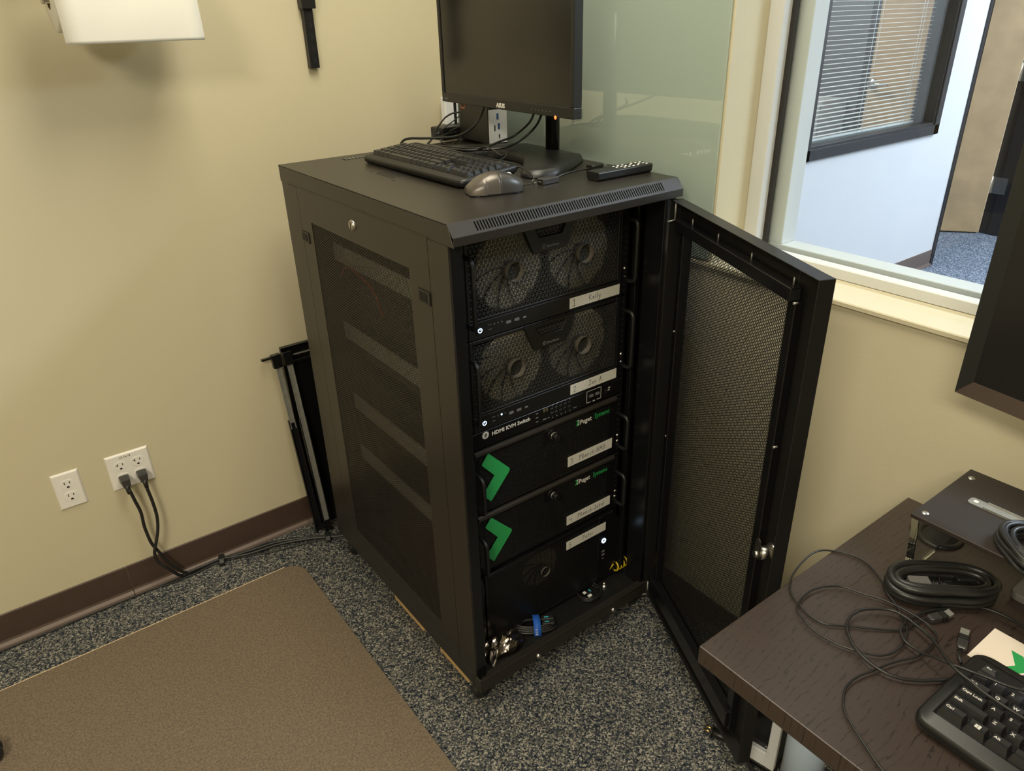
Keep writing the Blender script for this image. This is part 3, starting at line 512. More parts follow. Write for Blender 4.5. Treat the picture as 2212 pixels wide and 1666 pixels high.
# door_2 seen through the blinds
d2 = bpy.data.objects.new('door_2', None); COL.objects.link(d2); struct(d2, 'tan office door seen through the blinds')
box('door_leaf', 'tan', d2, 4.255, 4.295, 1.20, 1.655, .01, 2.1)
box('door_jamb', 'dark_frame', d2, 4.25, 4.30, 1.66, 1.71, 0, 2.16)
h = MB(); h.cyl((4.255, 1.625, 1.10), (4.20, 1.625, 1.10), .011); h.cyl((4.205, 1.63, 1.10), (4.205, 1.50, 1.10), .010); h.build('lever_handle', 'steel', d2)
MB().lathe([(0, -.012), (.03, -.01), (.032, 0)], (4.252, 1.625, 1.10), 'x').build('rose', 'steel', d2)
cb = thing('grey_cabinet', 'pale grey cabinet low in the office behind the blinds', 'cabinet', (4.14, 2.35, 0))
box('body', 'grey_leg', cb, -.14, .15, -.55, .9, .0, 1.0, .004); box('door', 'grey_leg', cb, -.15, -.141, -.54, .17, .05, .98, .003)
# door_1 open in the corridor
d1 = bpy.data.objects.new('door_1', None); COL.objects.link(d1); struct(d1, 'open tan wood door at the corridor end'); d1.location = (5.37, 1.21, 0); d1.rotation_euler = (0, 0, math.atan2(.794, -.608))
box('door_leaf', 'tan', d1, .004, .9, -.022, .022, .012, 2.12); box('door_edge', 'tan_edge', d1, 0.0, .0045, -.021, .021, .012, 2.12)
tr = MB(); tr.box(5.385, 5.42, .98, 1.215, 0, 2.2); tr.box(5.375, 5.385, .98, 1.15, 0, 2.2); tr.box(5.37, 5.42, .55, .98, 0, 2.2)
jm = struct(tr.build('trim_3', 'dark_frame', bevel=.004), 'dark bronze door jamb at the corridor end')
struct(box('wall_corridor', 'white_wall', None, 5.42, 5.5, -3.8, 1.215, 0, 2.7), 'white corridor end wall')
struct(box('wall_corridor_north', 'white_wall', None, 4.37, 5.9, 2.3, 2.4, 0, 2.7), 'white corridor wall')
for z_ in (.30, 1.06, 1.85):
    hg = MB(); hg.box(5.368, 5.3845, 1.10, 1.20, z_, z_ + .115); hg.cyl((5.372, 1.205, z_ - .004), (5.372, 1.205, z_ + .119), .008, n=10)
    hg.build('hinge', 'steel', jm)

# room light fixtures
def ceiling_light(loc, label):
    t = thing('ceiling_light', label, 'ceiling light', loc)
    b = MB(); b.box(-.32, .32, -.62, -.59, -.04, 0); b.box(-.32, .32, .59, .62, -.04, 0); b.box(-.32, -.29, -.59, .59, -.04, 0); b.box(.29, .32, -.59, .59, -.04, 0)
    b.build('frame', 'white', t); box('diffuser', 'lamp_diffuser', t, -.29, .29, -.59, .59, -.03, -.02)
for l_, s_ in (((.10, -.05, 2.7), 'ceiling panel light in front of the server rack'), ((-2.0, -1.7, 2.7), 'ceiling panel light behind the camera'), ((2.10, -1.70, 2.7), 'ceiling panel light in the corridor beside the window'), ((4.9, -.5, 2.7), 'ceiling panel light at the far end of the corridor'), ((3.0, 2.6, 2.7), 'ceiling panel light in the office behind the blinds')):
    ceiling_light(l_, s_)

# ================================================================== THE SERVER RACK
W, DP, H = .6, .8239, 1.2351
rk = thing('server_rack', 'tall black steel server rack cabinet standing open in the room corner', 'server rack', (.3, .41, 0))
rk_o = Vector((.3, .41, 0))
def rput(b): b.v = [(x - rk_o.x, y - rk_o.y, z_ - rk_o.z) for x, y, z_ in b.v]; return b
def rbox(name, m, *a, bevel=.0012, parent=None, **kw): return rput(MB().box(*a)).build(name, m, parent or rk, bevel, **kw)
# top panel: lip with a chamfer; the slot row in the chamfer is built as a slotted strip
C1, C2, C3 = .019, .0221, .0389
tp = MB(); sec = [(.004, H - C3), (0, H - C3), (0, H - C2)]
tp.prism([(0, H - C3), (.0025, H - C3), (.0025, H - C2 - .0006), (C1 + .0012, H - .002), (DP, H - .002), (DP, H), (C1, H), (C1 - .0035, H - .0035 * C2 / C1 * .0 - .0041), (.0035, H - C2 + .0041), (0, H - C2)], 0, 0, 'x')
tp = MB()
tp.box(0, W, C1, DP, H - .0016, H)                       # sheet
tp.box(0, W, 0, .0016, H - C3, H - C2)                   # front lip
tp.box(0, .0016, .0, DP, H - C3 - .002, H - .0022)       # side skirts
tp.box(W - .0016, W, .0, DP, H - C3, H - .0022)
tp.box(0, W, DP - .0016, DP, H - C3, H)
tp.v = [(x, (max(y, C1 * (z_ - (H - C2)) / C2) if (z_ > H - C2 and y < .001) else y), z_) for x, y, z_ in tp.v]
# chamfer strip: bars between slots
ch = MB()
def chq(x0, x1, t0, t1):
    def P(x, t, d=0): return (x, C1 * t + d * .75, H - C2 + C2 * t - d * .65)
    V = [P(x0, t0), P(x1, t0), P(x1, t1), P(x0, t1), P(x0, t0, .0015), P(x1, t0, .0015), P(x1, t1, .0015), P(x0, t1, .0015)]
    ch.add(V, [(0, 1, 2, 3), (7, 6, 5, 4), (0, 4, 5, 1), (1, 5, 6, 2), (2, 6, 7, 3), (3, 7, 4, 0)])
chq(0, W, 0, .17); chq(0, W, .83, 1.0); chq(0, .055, .17, .83); chq(.547, W, .17, .83)
NS = 76; pit = (.547 - .055) / NS
for i in range(NS): chq(.055 + i * pit + pit * .48, .055 + (i + 1) * pit, .17, .83)
tpo = rput(tp).build('top_panel', 'rack', rk, .0008)
rput(ch).build('slotted_chamfer', 'rack', tpo)
rput(MB().box(.05, .55, .0215, .023, H - C2 - .006, H - .004)).build('slot_backing', 'deep', tpo)
# little slots and the comb vent in the top
vb = MB()
for i in range(5):
    for j in range(7): vb.box(.128 + i * .0095, .134 + i * .0095, .455 + j * .012 + (i % 2) * .005, .4625 + j * .012 + (i % 2) * .005, H - .0003, H + .0002)
for q in ((.128, .56), (.118, .43)): vb.box(q[0], q[0] + .006, q[1], q[1] + .006, H - .0003, H + .0002)
vo = rput(vb).build('vent_slots', 'deep', tpo); vo['kind'] = 'stuff'
cv = MB(); cv.box(.155, .455, .757, .782, H - .0003, H + .0004); rput(cv).build('brush_vent', 'deep', tpo)
cv = MB()
for i in range(28): cv.box(.162 + i * .0105, .1665 + i * .0105, .762, .778, H + .0004, H + .0008)
cvo = rput(cv).build('vent_comb', 'galv', tpo); cvo['kind'] = 'stuff'
# posts (front posts set back 2 cm), base frame, floor pan, roof liner
rbox('corner_post', 'black_satin', 0, .030, .019, .075, .071, H - C3); rbox('corner_post', 'black_satin', W - .034, W, .019, .075, .071, H - C3)
rbox('corner_post', 'rack', 0, .030, DP - .05, DP - .006, .071, H - C3); rbox('corner_post', 'rack', W - .03, W, DP - .05, DP - .006, .071, H - C3)
bf = MB(); bf.box(.0036, W, 0, .030, .071, .098); bf.box(.0036, W, .0, .004, .098, .113); bf.box(-.0005, .0036, 0, .0295, .071, .113); bf.box(-.0005, .02, .0295, DP, .071, .112); bf.box(W - .02, W, .03, DP, .071, .112); bf.box(.02, W - .02, DP - .02, DP, .071, .112)
bfo = rput(bf).build('base_frame', 'rack', rk, .0015)
for x_ in (.179, .444):
    bt = MB(); bt.lathe([(0, .006), (.004, .006), (.0068, .0035), (.007, 0)], (x_, 0, .082), 'y', 12); rput(bt).build('bolt', 'steel', bfo)
rbox('floor_pan', 'black', .02, W - .02, .03, DP - .02, .081, .086)
for x_, y_ in ((.095, .078), (.486, .081)):
    bt = MB(); bt.lathe([(0, .014), (.0035, .014), (.0055, .010), (.0055, .006), (.010, .005), (.010, 0)], (x_, y_, .086), 'z', 12); rput(bt).build('bolt', 'steel', rk)
rbox('rear_panel', 'black', .03, W - .03, DP - .012, DP - .008, .112, H - C3)
rbox('right_side_panel', 'black_satin', W - .006, W - .002, .075, DP - .05, .112, H - C3)
# left side panel with mesh, latches, lock
sp = MB(); X0 = -.0008
ys0, ys1, zs0, zs1 = .092, .720, .113, 1.194; ym0, ym1, zm0, zm1 = .172, .654, .178, 1.118
for a in ((ys0, ym0, zs0, zs1), (ym1, ys1, zs0, zs1), (ym0, ym1, zs0, zm0), (ym0, ym1, zm1, zs1)): sp.box(X0, .003, a[0], a[1], a[2], a[3])
spo = rput(sp).build('side_panel', 'rack', rk)
sf = MB(); sf.box(-.0007, .004, .0188, .0905, .112, H - C3 - .002); sf.box(-.0007, .004, .7215, .7735, .112, H - C3 - .002); sf.box(-.0007, .004, .0905, .7215, 1.1975, H - C3 - .002)
rput(sf).build('side_frame', 'rack', rk)
pm = perf(zm0 - .003, zm1 + .003, ym0 - .003, ym1 + .003, .0060, .80, .0012, P=lambda v: (v[1] + .0002, v[2], v[0]))
rput(pm).build('side_mesh', 'rack', spo)
for y_, z_ in ((.702, 1.072), (.116, 1.073)):
    lb = MB(); lb.box(-.0035, 0, y_ - .022, y_ + .022, z_ - .014, z_ + .014); l_ = rput(lb).build('latch', 'black', spo, .001)
    lb = MB(); lb.box(-.0042, -.0032, y_ - .012, y_ + .016, z_ - .009, z_ + .009); rput(lb).build('latch_recess', 'deep', l_)
lk = MB(); lk.lathe([(0, -.007), (.008, -.007), (.0115, -.005), (.0125, 0)], (0, .413, 1.158), 'x', 18); l_ = rput(lk).build('lock', 'steel', spo)
lk = MB(); lk.box(-.0078, -.0065, .409, .412, 1.150, 1.166); rput(lk).build('keyhole', 'deep', l_)
# galvanised support rails and the side of the equipment
for z_ in (1.012, .797, .580, .412):
    b = MB(); b.box(.050, .053, .15, .66, z_, z_ + .046); b.box(.053, .080, .15, .66, z_, z_ + .003); rput(b).build('support_rail', 'rail_grey', rk)
# equipment mounting rails with square holes
for xs in ((.0565, .0785), (.5215, .5435)):
    b = perf(xs[0] + .003, xs[1] - .003, .112, 1.196, .0158, .60, .0018, sq=True, P=lambda v: (v[0], v[1] + .1035, v[2]))
    xi = xs[0] if xs[0] < .3 else xs[1]
    b.box(xs[0], xs[0] + .003, .1035, .1055, .112, 1.196); b.box(xs[1] - .003, xs[1], .1035, .1055, .112, 1.196)
    b.box(xi - .0012, xi + .0012, .1035, .15, .112, 1.196)
    rput(b).build('mounting_rail', 'black_satin', rk)
    b = MB(); b.box(xs[0] - .001, xs[1] + .001, .62, .622, .112, 1.196); rput(b).build('mounting_rail', 'black_satin', rk)
for a in ((.553, .566, .085, .10), (.572, .580, .06, .075)): rbox('cable_channel', 'black_satin', a[0], a[1], a[2], a[3], .112, 1.19, bevel=.001)
for x_, y_ in ((.03, .05), (.03, .77), (.57, .05), (.57, .77)):
    b = MB(); b.cyl((x_, y_, .071), (x_, y_, .052), .014, n=12); b.box(x_ - .018, x_ + .018, y_ - .012, y_ + .012, .035, .055); co = rput(b).build('caster', 'black', rk, .002)
    b = MB(); b.lathe([(.006, -.012), (.022, -.012), (.025, -.008), (.025, .008), (.022, .012), (.006, .012)], (x_, y_, .025), 'y', 20); rput(b).build('wheel', 'rubber', co)

# the open front door
dr = bpy.data.objects.new('front_door', None); COL.objects.link(dr); dr.parent = rk; dr.location = Vector((.6, 0, 0)) - rk_o; dr['label'] = 'open perforated front door of the rack'
ang = math.atan2(-.90641, -.42240); dr.rotation_euler = (0, 0, ang)   # local x: along the door from the hinge; local -y faces into the room corner behind
# local x runs along the door from the hinge, local +y is the outside face
S = .574; Zb, Zt = .080, 1.192
ds = MB(); FD = .029
for a in ((.0, .068, Zb, Zt), (.480, S, Zb, Zt), (.068, .480, Zb, .158), (.068, .480, 1.128, Zt)): ds.box(a[0], a[1], -.0016, 0, a[2], a[3])
ds.box(0, .0016, -FD, 0, Zb, Zt); ds.box(S - .0016, S, -FD, 0, Zb, Zt); ds.box(0, S, -FD, 0, Zt - .0016, Zt); ds.box(0, S, -FD, 0, Zb, Zb + .0016)
ds.build('door_shell', 'door_black', dr, .0008)
perf(.155, 1.131, .066, .482, .0062, .84, .0012, P=lambda v: (v[2], v[1] - .0035, v[0])).build('door_mesh', 'mesh_black', dr)
b = MB()                                                          # square tubes around the mesh
b.box(.030, .500, -.027, -.006, 1.130, 1.154); b.box(.048, .066, -.022, -.002, .14, 1.13); b.box(.482, .505, -.018, -.002, .10, 1.13); b.box(.03, .500, -.027, -.006, .108, .156)
b.build('stiffener', 'black_satin', dr, .0015)
box('tube_end', 'deep', dr, .4995, .5006, -.027, -.009, 1.133, 1.151)
b = MB()
for s_, z_ in ((.21, 1.160), (.344, 1.160), (.486, 1.160), (.09, 1.16)): b.cyl((s_, -.014, z_ - .006), (s_, -.014, z_ + .008), .0015, n=8)
for s_, z_ in ((.509, 1.131), (.515, .86), (.515, .40), (.058, .9), (.058, .62)): b.cyl((s_, -.024, z_), (s_, -.016, z_), .0022, n=8)
o_ = b.build('stud', 'galv', dr); o_['kind'] = 'stuff'
lt = MB(); lt.lathe([(0, -.040), (.006, -.040), (.006, -.034), (.0125, -.034), (.0125, -.012), (.016, -.012), (.016, 0)], (.538, 0, .640), 'y', 16)
lt.v = [(x, -y * -1 if False else y, z_) for x, y, z_ in lt.v]
lt = MB(); lt.cyl((.538, -.002, .640), (.538, -.010, .640), .017, n=6); lt.cyl((.538, -.010, .640), (.538, -.034, .640), .0125, n=18); lt.cyl((.538, -.034, .640), (.538, -.044, .640), .0065, n=12)
lo = lt.build('cam_lock', 'steel', dr)
c_ = MB(); c_.prism([(.531, .632), (.545, .632), (.546, .66), (.5445, .672), (.5385, .677), (.5325, .672), (.531, .66)], -.040, -.037, 'y'); c_.build('cam_arm', 'steel', lo)
for z_ in (1.178, .098):
    b = MB(); b.cyl((.012, -.020, z_ - .03), (.012, -.020, z_ + .012), .0022, n=10); b.tube([(.012, -.020, z_ - .03), (.012, -.030, z_ - .032), (.008, -.036, z_ - .033)], .002, 8); b.build('hinge_pin', 'galv', dr)

# ================================================================== EQUIPMENT IN THE RACK (front plane y = .1)
YF = .10
def label_tape(parent, key, z0, num, name, hn=.014):
    q = D[key]; x0, x1 = q[0][0] - .3, q[1][0] - .3; zb, zt = q[3][1] - z0, q[0][1] - z0
    l = box('label_sticker', 'label', parent, x0, x1, -.0026, -.0018, zb, zt)
    h1 = handwrite(num, x0 + .008, zb + .005, .016, l, y=-.0029)
    h2 = handwrite(name, x0 + (.058 if len(name) < 8 else .038), zb + .0075, .0135, l, y=-.0029)
    return l
def ears(parent, h, za, zb, proud=.042, plate='black_satin'):
    for s_ in (-1, 1):
        e = perf(min(s_ * .2155, s_ * .2413), max(s_ * .2155, s_ * .2413), .003, h - .003, .0222, .30, .003, P=lambda v: v)
        e = MB()
        xa, xb = sorted((s_ * .2155, s_ * .2415)); e.box(xa, xb, .0, .003, .002, h - .002)
        eo = e.build('ear', plate, parent, .001)
        hb = MB(); xm = s_ * .2315
        k = 0; z = .012
        while z < h - .008:
            hb.cyl((xm, -.0006, z), (xm, .0004, z), .0034, n=8); z += .0148
        hb.build('screw_holes', 'deep', eo)
        sb = MB()
        for z in (h * .30, h * .20): sb.lathe([(0, -.003), (.0035, -.0025), (.0045, 0)], (xm, 0, z), 'y', 10)
        sb.v = [(x, -abs(y) , z) for x, y, z in sb.v]
        if s_ > 0: sb.build('screw', 'steel', eo)
        xh = s_ * .2245
        r = .012; P = [(xh, 0, za), (xh, -proud + r, za)] + [(xh, -proud + r - r * math.sin(a), za + r - r * math.cos(a)) for a in (PI / 6, PI / 3, PI / 2)] + \
            [(xh, -proud + r - r * math.cos(a), zb - r + r * math.sin(a)) for a in (PI / 6 * 0 + .01, PI / 6, PI / 3, PI / 2)] + [(xh, 0, zb)]
        MB().tube(P, .0052, 10).build('handle', 'black', parent)
def fan(parent, x, z, R_, y0):
    f = MB(); f.tube([(x + (R_ + .003) * math.cos(2 * PI * k / 40), y0 + .01, z + (R_ + .003) * math.sin(2 * PI * k / 40)) for k in range(40)], .0035, 6, closed=True)
    fo = f.build('fan', 'fan_dark', parent)
    b = MB(); nb = 11
    for k in range(nb):
        V = []
        for i in range(5):
            r = R_ * (.22 + .78 * i / 4)
            for j in range(4):
                a = 2 * PI * k / nb + (j / 3) * (2 * PI / nb) * 1.02 + i * .10
                V.append((x + r * math.cos(a), y0 + .004 + .007 * j / 3, z + r * math.sin(a)))
        b.add(V, [(i * 4 + j, i * 4 + j + 1, i * 4 + j + 5, i * 4 + j + 4) for i in range(4) for j in range(3)], True)
    b.build('impeller', 'fan', fo)
    MB().lathe([(0, -.001), (R_ * .24, 0), (R_ * .25, .02)], (x, y0, z), 'y', 24).build('hub', 'fan_hub', fo)
def power_icon(parent, x, z, r=.0048):
    b = MB(); pts = [(x + r * math.sin(a), -.0036, z + r * math.cos(a)) for a in [.55 + (2 * PI - 1.1) * k / 18 for k in range(19)]]
    b.tube(pts, r * .17, 5); b.tube([(x, -.0036, z + r * .1), (x, -.0036, z + r * 1.15)], r * .17, 5)
    p = box('power_button', 'black_gloss', parent, x - .0085, x + .0085, -.003, -.001, z - .0085, z + .0085, .0015, 2)
    b.build('power_icon', 'led_white', p)
def usb_port(parent, x, z, wd=.013, hh=.006, col='print_grey'):
    b = MB(); t = .0009
    b.box(x - wd / 2, x + wd / 2, -.0028, -.001, z - hh / 2, z - hh / 2 + t); b.box(x - wd / 2, x + wd / 2, -.0028, -.001, z + hh / 2 - t, z + hh / 2)
    b.box(x - wd / 2, x - wd / 2 + t, -.0028, -.001, z - hh / 2, z + hh / 2); b.box(x + wd / 2 - t, x + wd / 2, -.0028, -.001, z - hh / 2, z + hh / 2)
    b.box(x - wd * .33, x + wd * .33, -.0026, -.001, z - .0008, z + .0012)
    return b.build('usb_port', col, parent)

def tall_server(z0, label, lab, num, nm, lit):
    t = thing('server', label, 'server', (.3, YF, z0), group='two tall servers with triangle-hole grilles')
    h = .2205
    b = MB(); b.box(-.215, .215, .055, .52, .002, h); b.box(-.215, -.213, .002, .055, .002, h); b.box(.213, .215, .002, .055, .002, h); b.box(-.213, .213, .002, .055, h - .002, h); b.box(-.213, .213, .002, .055, .002, .004)
    b.build('chassis', 'fan_dark', t)
    gz0, gz1 = .0455, h - .007
    b = MB(); b.box(-.215, -.207, -.001, .003, .041, h); b.box(.207, .215, -.001, .003, .041, h); b.box(-.207, .207, -.001, .003, h - .008, h); b.box(-.207, .207, -.001, .003, .041, .0455)
    b.build('bezel', 'black', t, .0008)
    tri_perf(-.211, .213, gz0, gz1, .0105, .70).build('grille', 'grille', t)
    for x in (-.098, .098): fan(t, x, .131, .086, .008)
    st = box('control_strip', 'black', t, -.215, .215, -.0015, .004, .0015, .0395, .0008)
    power_icon(st, -.188, .021)
    usb_port(st, -.113, .021); usb_port(st, -.091, .021); usb_port(st, -.070, .021, .009, .0035)
    b = MB()
    for k, x in enumerate((-.150, -.140, -.130)): b.disc((x, -.0012, .026), .0014, n=8, h=.0006)
    b.box(-.166, -.158, -.0024, -.0012, .027, .0276); b.box(-.166, -.158, -.0024, -.0012, .0165, .0171)
    b.build('indicator_dots', 'print_grey', st)
    if lit: MB().disc((-.140, -.0012, .026), .0022, n=10, h=.001).build('lit_led', 'led_white', st)
    # trapezoid pull plate with a recess and lettering
    pz = h - .001; zb = .158
    b = MB()
    TR = [(-.0735, pz), (.0735, pz), (.046, zb), (-.046, zb)]
    SL = [(-.044, pz - .008), (.045, pz - .008), (.033, pz - .031), (-.031, pz - .031)]
    V = [(x, -.007, z) for x, z in TR] + [(x, -.007, z) for x, z in SL] + [(x * .93 + .0, .006, z + (.003 if z < pz - .02 else -.001)) for x, z in SL] + [(x * 1.03, .0, z) for x, z in TR]
    F = [(k, (k + 1) % 4, 4 + (k + 1) % 4, 4 + k) for k in range(4)] + [(4 + k, 4 + (k + 1) % 4, 8 + (k + 1) % 4, 8 + k) for k in range(4)] + [(8, 9, 10, 11)] + [((k + 1) % 4, k, 12 + k, 12 + (k + 1) % 4) for k in range(4)]
    b.add(V, F); pl = b.build('pull_plate', 'black', t, .0006)
    text('SilverStone', .0078, 'print_grey', pl, (-.012, -.0074, zb + .0075))
    b = MB()
    for k in range(8):
        a = k * PI / 4; x0, z_ = -.019, zb + .0105
        b.tube([(x0 + .0018 * math.cos(a), -.0072, z_ + .0018 * math.sin(a)), (x0 + .0042 * math.cos(a + .25), -.0072, z_ + .0042 * math.sin(a + .25)), (x0 + .0052 * math.cos(a - .1), -.0072, z_ + .0052 * math.sin(a - .1))], .00045, 4)
    b.build('snowflake_emblem', 'print_grey', pl)
    label_tape(t, lab, z0, num, nm)
    ears(t, h, .043, .188)
    return t
tall_server(.956, 'tall black server with triangle grille, topmost in the rack, sticker numbered 1', 'lab1', '1', 'Kelly', False)
tall_server(.734, 'tall black server with triangle grille, second in the rack, sticker numbered 2', 'lab2', '2', 'Jon A', True)

# switch box
t = thing('kvm_switch', 'slim black switch unit with white HDMI KVM Switch lettering below the second server', 'switch', (.3, YF, .690))
h = .0425
box('front_panel', 'black_satin', t, -.2413, .2413, 0, .003, .0012, h, .0008); box('chassis', 'black', t, -.215, .215, .003, .2, .002, h - .001)
text('HDMI KVM Switch', .0135, 'print', t, (-.168, -.0004, .0245), bold=.0003, width=1.05)
b = MB(); gx, gz = -.185, .0315
NT = 12; R1, R2 = .0075, .0098; pts = []
for k in range(NT):
    a0 = 2 * PI * k / NT
    for fr, r in ((0, R1), (.05, R2), (.55, R2 * .95), (.95, R1)): pts.append((gx + r * math.cos(a0 + fr * 2 * PI / NT), gz + r * math.sin(a0 + fr * 2 * PI / NT)))
b.prism(pts, -.0006, 0, 'y'); go = b.build('gear_emblem', 'print', t)
text('8', .0125, 'ink', go, (gx - .0038, -.0008, gz - .0045), bold=.0003, shear=.2)
b = MB()
def seg8(x, z, s_):
    for a in ((0, 0, .6, .12), (0, .94, .6, 1.06), (0, .47, .6, .59), (-.06, .08, .06, .48), (-.06, .56, .06, .98), (.54, .08, .66, .48), (.54, .56, .66, .98)): b.box(x + a[0] * s_ * .8, x + a[2] * s_ * .8, -.0006, 0, z + a[1] * s_, z + a[3] * s_)
seg8(-.0175, .0315, .0085); seg8(-.0095, .0315, .0085); b.build('segment_display', 'led_digit', t)
for k in range(5):
    for z_ in (.0125, .0375):
        x = .0065 + k * .0137
        bt = box('button', 'black', t, x - .0045, x + .0045, -.0025, 0, z_ - .0105 if z_ > .03 else z_ - .0015 + .003, z_ - .0025 if z_ > .03 else z_ + .0105, .0008)
        MB().disc((x + .003, -.0002, z_ + (.003 if z_ > .03 else -.004)), .0009, n=6, h=.0004).build('led', 'print', bt)
b = MB()
for z_ in (.0335, .0225, .0115): b.box(-.041, -.034, -.0005, 0, z_, z_ + .0022)
b.box(-.020, -.008, -.0005, 0, .0105, .0127); b.box(-.004, 0, -.0005, 0, .0105, .0127); b.box(.076, .086, -.0005, 0, .0095, .0117); b.build('small_print', 'print_grey', t)
b = MB(); x0, x1, z0_, z1_ = .119, .167, .0085, .0405
for a in ((x0, x1, z1_ - .0009, z1_), (x0, x0 + .0009, z0_, z1_), (x1 - .0009, x1, z0_, z1_), (x0, x0 + .014, z0_, z0_ + .0009), (x1 - .014, x1, z0_, z0_ + .0009)): b.box(a[0], a[1], -.0005, 0, a[2], a[3])
b.build('port_outline', 'print', t); text('USB', .0045, 'print', t, (.139, -.0003, .0072))
usb_port(t, .133, .026, .013, .0065); usb_port(t, .153, .026, .013, .0065)
b = MB(); b.box(.178, .188, -.0006, 0, .014, .030); b.build('jack', 'deep', t); text('Z', .0135, 'print', t, (.1885, -.0004, .021), shear=.2)
for x in (-.2315, .2315):
    for z_ in (.010, .034):
        MB().lathe([(0, -.003), (.0045, -.002), (.005, 0)], (x, 0, z_), 'y', 10).build('screw', 'steel', t) if x > 0 else None

def door_server(z0, h, label, lab, num, nm, ck, pz, kz):
    t = thing('server', label, 'server', (.3, YF, z0), group='two servers with green chevrons')
    box('chassis', 'black', t, -.215, .215, .012, .52, .002, h - .002)
    MB().prism([(-.006, h - .0125), (-.007, h - .008), (-.006, h - .004), (-.002, h - .002), (.004, h - .002), (.004, h - .0125)], -.219, .219, 'x').build('top_lip', 'lip', t)
    b = MB(); b.box(-.219, .219, -.003, .004, h - .020, h - .0125); b.box(-.219, -.205, -.001, .004, .003, h - .02); b.box(.196, .219, -.001, .004, .003, h - .02); b.box(-.205, .196, -.001, .004, .003, .0075)
    b.box(-.022, .022, -.0012, .004, kz - z0 - .023, h - .02)
    b.build('front_door', 'black_satin', t, .0025, 2)
    gl = perf(-.206, .197, .006, h - .019, .0064, .50, .0018); gl.build('grille', 'black', t)
    box('grille_backing', 'filter', t, -.206, .197, .009, .011, .006, h - .019)
    # green chevron and lettering on the door
    q = [(x - .3, z - z0) for x, z in D[ck]]; b = MB(); pts = []
    n = len(q)
    for i in range(n):
        p0, p1, p2 = Vector(q[i - 1]), Vector(q[i]), Vector(q[(i + 1) % n]); rr = .003 if i not in (1, 2) else .002
        a, c = (p0 - p1).normalized(), (p2 - p1).normalized()
        for k in range(4):
            s_ = k / 3; A = p1 + a * rr; Bz = p1 + c * rr; pts.append(tuple(A * (1 - s_) ** 2 + p1 * 2 * s_ * (1 - s_) + Bz * s_ * s_))
    b.prism(pts, -.0032, -.0022, 'y'); b.build('chevron', 'green', t)
    zt = pz - z0
    text('Puget', .0185, 'print', t, (.0960, -.0028, zt - .0065), bold=.00035, width=.93); text('Systems', .0195, 'green', t, (.1445, -.0028, zt - .0065), bold=.00015, width=.83)
    b = MB(); b.prism([(.0835, zt - .0065), (.0875, zt - .0065), (.0925, zt + .0005), (.0875, zt + .0085), (.0835, zt + .0085), (.0885, zt + .001)], -.003, -.0022, 'y'); em = b.build('emblem', 'green', t)
    b = MB(); b.prism([(.0885, zt - .0065), (.0935, zt - .0065), (.0935, zt + .0085), (.0885, zt + .0085), (.0930, zt + .001)], -.003, -.0022, 'y'); b.build('emblem_white', 'print', em)
    k = MB(); x, z = .003, kz - z0
    k.cyl((x, -.001, z), (x, -.006, z), .0115, n=20); k.cyl((x, -.006, z), (x, -.020, z), .0075, .0085, n=18); k.cyl((x, -.020, z), (x, -.028, z), .0095, .0085, n=18)
    ko = k.build('lock_knob', 'black_gloss', t, .0008); MB().tube([(x + .0088 * math.cos(2 * PI * i / 20), -.0135, z + .0088 * math.sin(2 * PI * i / 20)) for i in range(20)], .0012, 6, closed=True).build('knob_ring', 'steel', ko)
    label_tape(t, lab, z0, num, nm)
    ears(t, h, .028, h - .052)
    return t
door_server(.5125, .1755, 'black server with green chevron just below the slim switch unit, sticker numbered 3', 'lab3', '3', 'PBench-AMD', 'chev3', .654, .655)
door_server(.3350, .1755, 'lower black server with green chevron, fourth in the rack, sticker numbered 4', 'lab4', '4', 'PBench-Intel', 'chev4', .477, .482)

# desktop tower lying at the bottom
t = thing('computer_tower', 'black computer case with fine mesh front at the rack bottom, sticker numbered 5', 'computer', (.3, YF, .086))
zb, zt = .010, .238
b = MB(); b.box(-.205, .225, .03, .50, zb, zt); b.box(-.205, -.2, .003, .03, zb, zt); b.box(.2, .225, .003, .03, zb, zt); b.box(-.2, .2, .003, .03, zt - .005, zt); b.build('case', 'black', t)
b = MB(); b.prism([(-.209, zb), (.262, zb), (.262, .188), (.228, zt), (-.209, zt), (-.209, .205), (-.214, .20), (-.214, .195), (-.209, .19)], -.0002, .003, 'y')
b = MB(); b.prism([(.176, zb), (.262, zb), (.262, .188), (.228, zt), (.176, zt)], -.002, .004, 'y'); b.prism([(-.209, zb), (-.2, zb), (-.2, zt), (-.209, zt)], -.002, .004, 'y'); b.box(-.2, .176, -.002, .004, zt - .012, zt); b.box(-.2, .176, -.002, .004, zb, zb + .008)
b.build('front_frame', 'black_satin', t, .001)
perf(-.203, .178, zb + .006, zt - .010, .0042, .54, .0008, sq=True).build('front_mesh', 'black', t)
fan(t, -.016, .152, .058, .016)
box('feet', 'rubber', t, -.19, -.15, .05, .48, 0, zb); box('feet', 'rubber', t, .15, .19, .05, .48, 0, zb)
MB().tube([(.194 + .0062 * math.cos(2 * PI * k / 24), -.0026, .150 + .0062 * math.sin(2 * PI * k / 24)) for k in range(24)], .0019, 6, closed=True).build('power_ring', 'led_white', t)
for z_ in (.113, .101): usb_port(t, .193, z_, .011, .0055)
usb_port(t, .193, .088, .006, .003)
label_tape(t, 'lab5', .086, '5', 'Peter')
b = MB(); b.prism([(-.2255, 0), (-.212, 0), (-.212, .175), (-.207, .19), (-.2145, .232), (-.2255, .235)], .0, .002, 'y'); b.build('side_bracket', 'black_satin', t)

